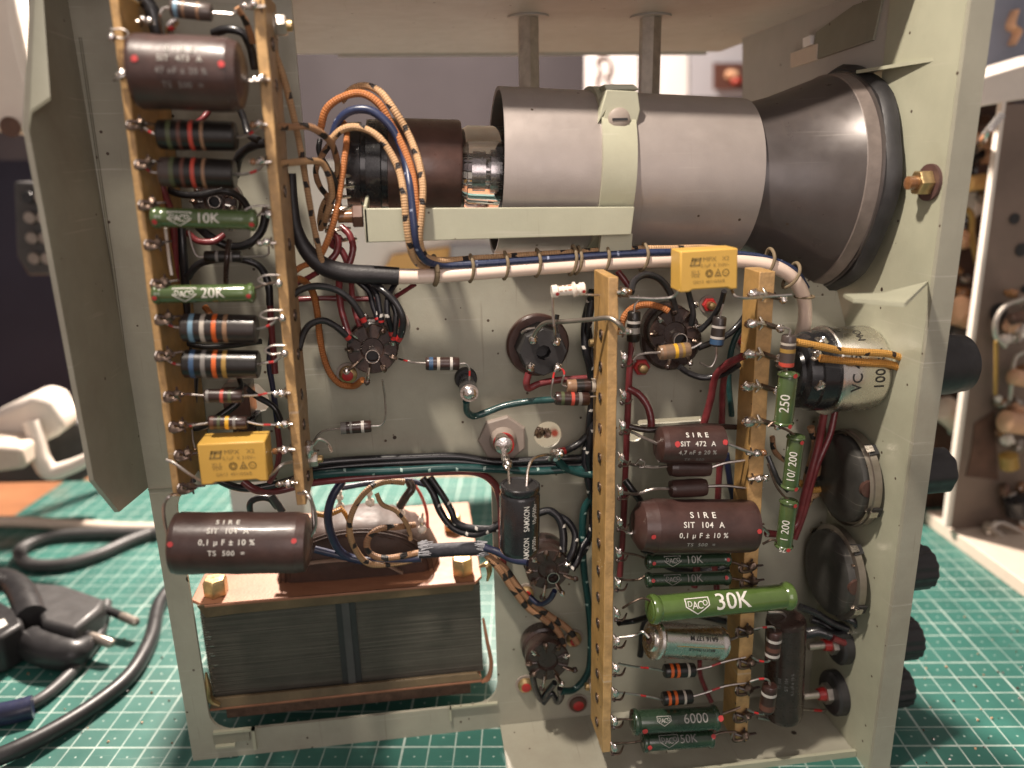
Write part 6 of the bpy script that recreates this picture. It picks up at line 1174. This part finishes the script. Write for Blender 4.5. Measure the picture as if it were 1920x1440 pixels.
# things behind, seen through the chassis
mb = MB(); a = Q(560,440,30); b = Q(1230,640,30); mb.prism([Q(x,y,30) for x,y in ((570,300),(960,300),(960,640),(540,640))], (0,.5,0), "paper_white"); tag(link("white_board", mb), "large pale sheet standing behind the chassis under the tube base", "sheet")
mb = MB(); mb.prism([Q(x,y,29.4) for x,y in ((735,478),(850,462),(860,560),(690,560))], (0,.3,0), "card_orange"); tag(link("orange_card", mb, bevel=.1), "orange-yellow card against the pale sheet under the bracket rail", "card")
mb = MB(); mb.prism([Q(x,y,28.8) for x,y in ((845,460),(925,460),(930,560),(838,560))], (0,1.5,0), "paper_grey"); tag(link("grey_box", mb, bevel=.2), "grey box standing behind the shield under the bracket rail", "box")
# papers pinned on the wall
def sheetpic(name, label, pts, y, m, extra=()):
    t = thing(name, label, "picture", Q(pts[3][0],pts[3][1],y)); mb = MB(); mb.prism([Q(a,b,y) for a,b in pts], (0,.2,0), m); link("sheet", mb, t)
    for nm, ps, m2, r in extra: mb = MB(); mb.tube([Q(a,b,y-.1) for a,b in ps], r, m2, seg=6); link(nm, mb, t)
sheetpic("wall_picture", "white sheet with a faint ink outline pinned on the dark wall", [(1098,60),(1196,60),(1196,176),(1098,176)], 70, "paper_white", [("ink_line",[(1122,175),(1118,150),(1124,132),(1118,115),(1130,106),(1142,112),(1144,130),(1136,148),(1150,166)],"rust",.16)])
sheetpic("wall_picture", "plain white sheet right of the ink outline, behind the second post", [(1236,60),(1290,60),(1290,182),(1236,182)], 70, "paper_white")
sheetpic("wall_picture", "blue-grey sheet with a small dark and pink picture, rightmost on the wall", [(1294,60),(1395,60),(1395,182),(1294,182)], 70, "paper_grey")
mb = MB(); mb.prism([Q(x,y,69.6) for x,y in ((1338,118),(1394,118),(1394,168),(1338,168))], (0,.2,0), "b_brown"); mb.ball(Q(1372,140,69.4), .9, "tan_body", squash=.6, jit=.2); mb.ball(Q(1380,150,69.4), .8, "b_red", squash=.6, jit=.2); tag(link("wall_photo", mb), "small dark photo with a pink shape at the right end of the wall", "photo")
# ---- second opened instrument on the right
t = thing("second_instrument", "second opened instrument standing out of focus at the right edge", "instrument", G(1850,1000))
def H(px, py, h): return G(px, py, h)
zr = .9
mb = MB(); a0, a1 = H(1735,958,zr), H(2050,1185,zr); dr = (a1-a0); n_ = V((dr.y,-dr.x,0)).normalized()
if n_.x < 0: n_ = -n_
mb.prism([a0,a1,a1+n_*14,a0+n_*14], (0,0,-.9), "cable_beige"); link("base_tray", mb, t, bevel=.06)
yb_ = G(1778,990,zr).y
y2 = yb_-.3; y3 = y2
mb = MB(); mb.prism([Q(x,y,y2) for x,y in ((1884,196),(2080,190),(2080,1090),(1778,988))], (0,.15,0), "brown_metal"); link("brown_plate", mb, t)
mb = MB(); mb.prism([Q(x,y,y2-.05) for x,y in ((1880,190),(1887,190),(1782,990),(1773,988))], (0,.4,0), "lamp_white"); link("white_edge", mb, t)
mb = MB(); mb.prism([Q(x,y,y2) for x,y in ((1836,148),(2060,80),(2060,165),(1836,200))], (0,6,0), "lamp_white"); link("top_rail", mb, t, bevel=.1)
mb = MB(); mb.prism([Q(x,y,y2+9) for x,y in ((1840,-40),(2060,-60),(2060,110),(1840,150))], (0,.3,0), "steel_blue"); link("blue_panel", mb, t)
mb = MB(); mb.tube([Q(1902,20,y2+8.8),Q(1893,50,y2+8.8),Q(1905,60,y2+8.8),Q(1895,85,y2+8.8)], [.5,.6,.6,.5], "tan_body", seg=8, flat=.3); link("stain", mb, t)
mb = MB(); mb.prism([Q(x,y,y2-.1) for x,y in ((1822,850),(1828,796),(1865,770),(1872,900),(1812,893))], (0,.1,0), "rust"); link("rusty_patch", mb, t)
for px,py,r in ((1902,410,.32),(1915,468,.4),(1872,585,.55)):
    c = Q(px,py,y2-.05); mb = MB(); mb.lathe(c, c+V((0,-1,0)), [(0,r,"rubber_black"),(.06,r,"rubber_black")], seg=18); link("hole", mb, t)
mb = MB(); mb.prism([Q(x,y,y2+5) for x,y in ((1700,200),(1900,190),(1800,960),(1640,940))], (0,.2,0), "rust"); link("inner_wall", mb, t)
for px,py,px2,py2,r,m,dd in ((1812,345,1850,340,.5,"card_orange",3),(1790,580,1822,590,1.0,"tan_body",3),(1765,762,1800,790,.9,"cable_beige",3),(1880,790,1925,795,.7,"tan_body",-1.5),(1890,850,1894,880,.55,"b_gold",-1.5),(1895,705,1925,712,.5,"tan_body",-1.5),(1820,268,1858,262,.7,"tan_body",3.5),(1892,600,1925,592,.35,"rust",-1.5),(1905,930,1912,965,.8,"gloss_black",-1.2)):
    a, b = Q(px,py,y2+dd), Q(px2,py2,y2+dd); L = (b-a).length; mb = MB(); mb.lathe(a, b, [(0,r*.6,m),(.15,r,m),(L*.3,r*.97,m),(L-.15,r,m),(L,r*.6,m)], seg=20); link("component", mb, t)
for L, r, m in (([(1920,560),(1885,575),(1868,600),(1868,630),(1885,650)],.16,"zinc"),([(1920,660),(1905,670),(1895,740),(1893,750)],.13,"zinc"),([(1812,392),(1821,402),(1823,445),(1835,500)],.2,"b_gold"),([(1868,640),(1868,680),(1866,740)],.12,"b_gold"),([(1878,215),(1850,250),(1826,285)],.22,"aluminium"),([(1850,985),(1880,1010),(1905,1035),(1940,1050)],.3,"zinc"),([(1850,1000),(1870,980),(1900,990),(1940,1015)],.2,"tin")):
    mb = MB(); mb.tube([Q(x,y,y2-1.2 if x>1840 else y2+3) for x,y in L], r, m, seg=8); link("wire", mb, t)
mb = MB(); mb.prism([Q(x,y,y2+3.5) for x,y in ((1832,362),(1850,358),(1852,405),(1828,408))], (0,1,0), "lamp_white"); link("white_block", mb, t, bevel=.05)
random.seed(3)
for k in range(34):
    px, py = random.uniform(1790,1850), random.uniform(225,820); q = Q(px,py,y2+3.5); mb = MB(); mb.ball(q, random.uniform(.3,.7), random.choice(["tan_body","rust","aluminium_dull","plastic_grey","flux_brown","gloss_black"]), jit=.2, squash=random.uniform(.5,1.4), axis=(random.random(),.2,random.random())); link("component", mb, t)
for k in range(34):
    px, py = random.uniform(1872,1935), random.uniform(530,1040); q = Q(px,py,y2-.8); mb = MB(); mb.ball(q, random.uniform(.2,.5), random.choice(["tan_body","rust","aluminium_dull","tin","flux_brown","gloss_black","lamp_white"]), jit=.2, squash=random.uniform(.5,1.6), axis=(random.random(),.2,random.random())); link("component", mb, t)
# crumbs and wire clippings on the mat
random.seed(5)
mb = MB()
for k in range(70):
    px, py = random.choice([(random.uniform(1690,1920),random.uniform(1120,1430)),(random.uniform(20,340),random.uniform(1180,1430))]); q = G(px,py,.03); mb.ball(q, random.uniform(.02,.06), random.choice(["rust","tan_body","solder","flux_brown"]), jit=.3)
tag(link("crumbs", mb), "solder crumbs and rust specks scattered over the cutting mat", "debris", kind="stuff")
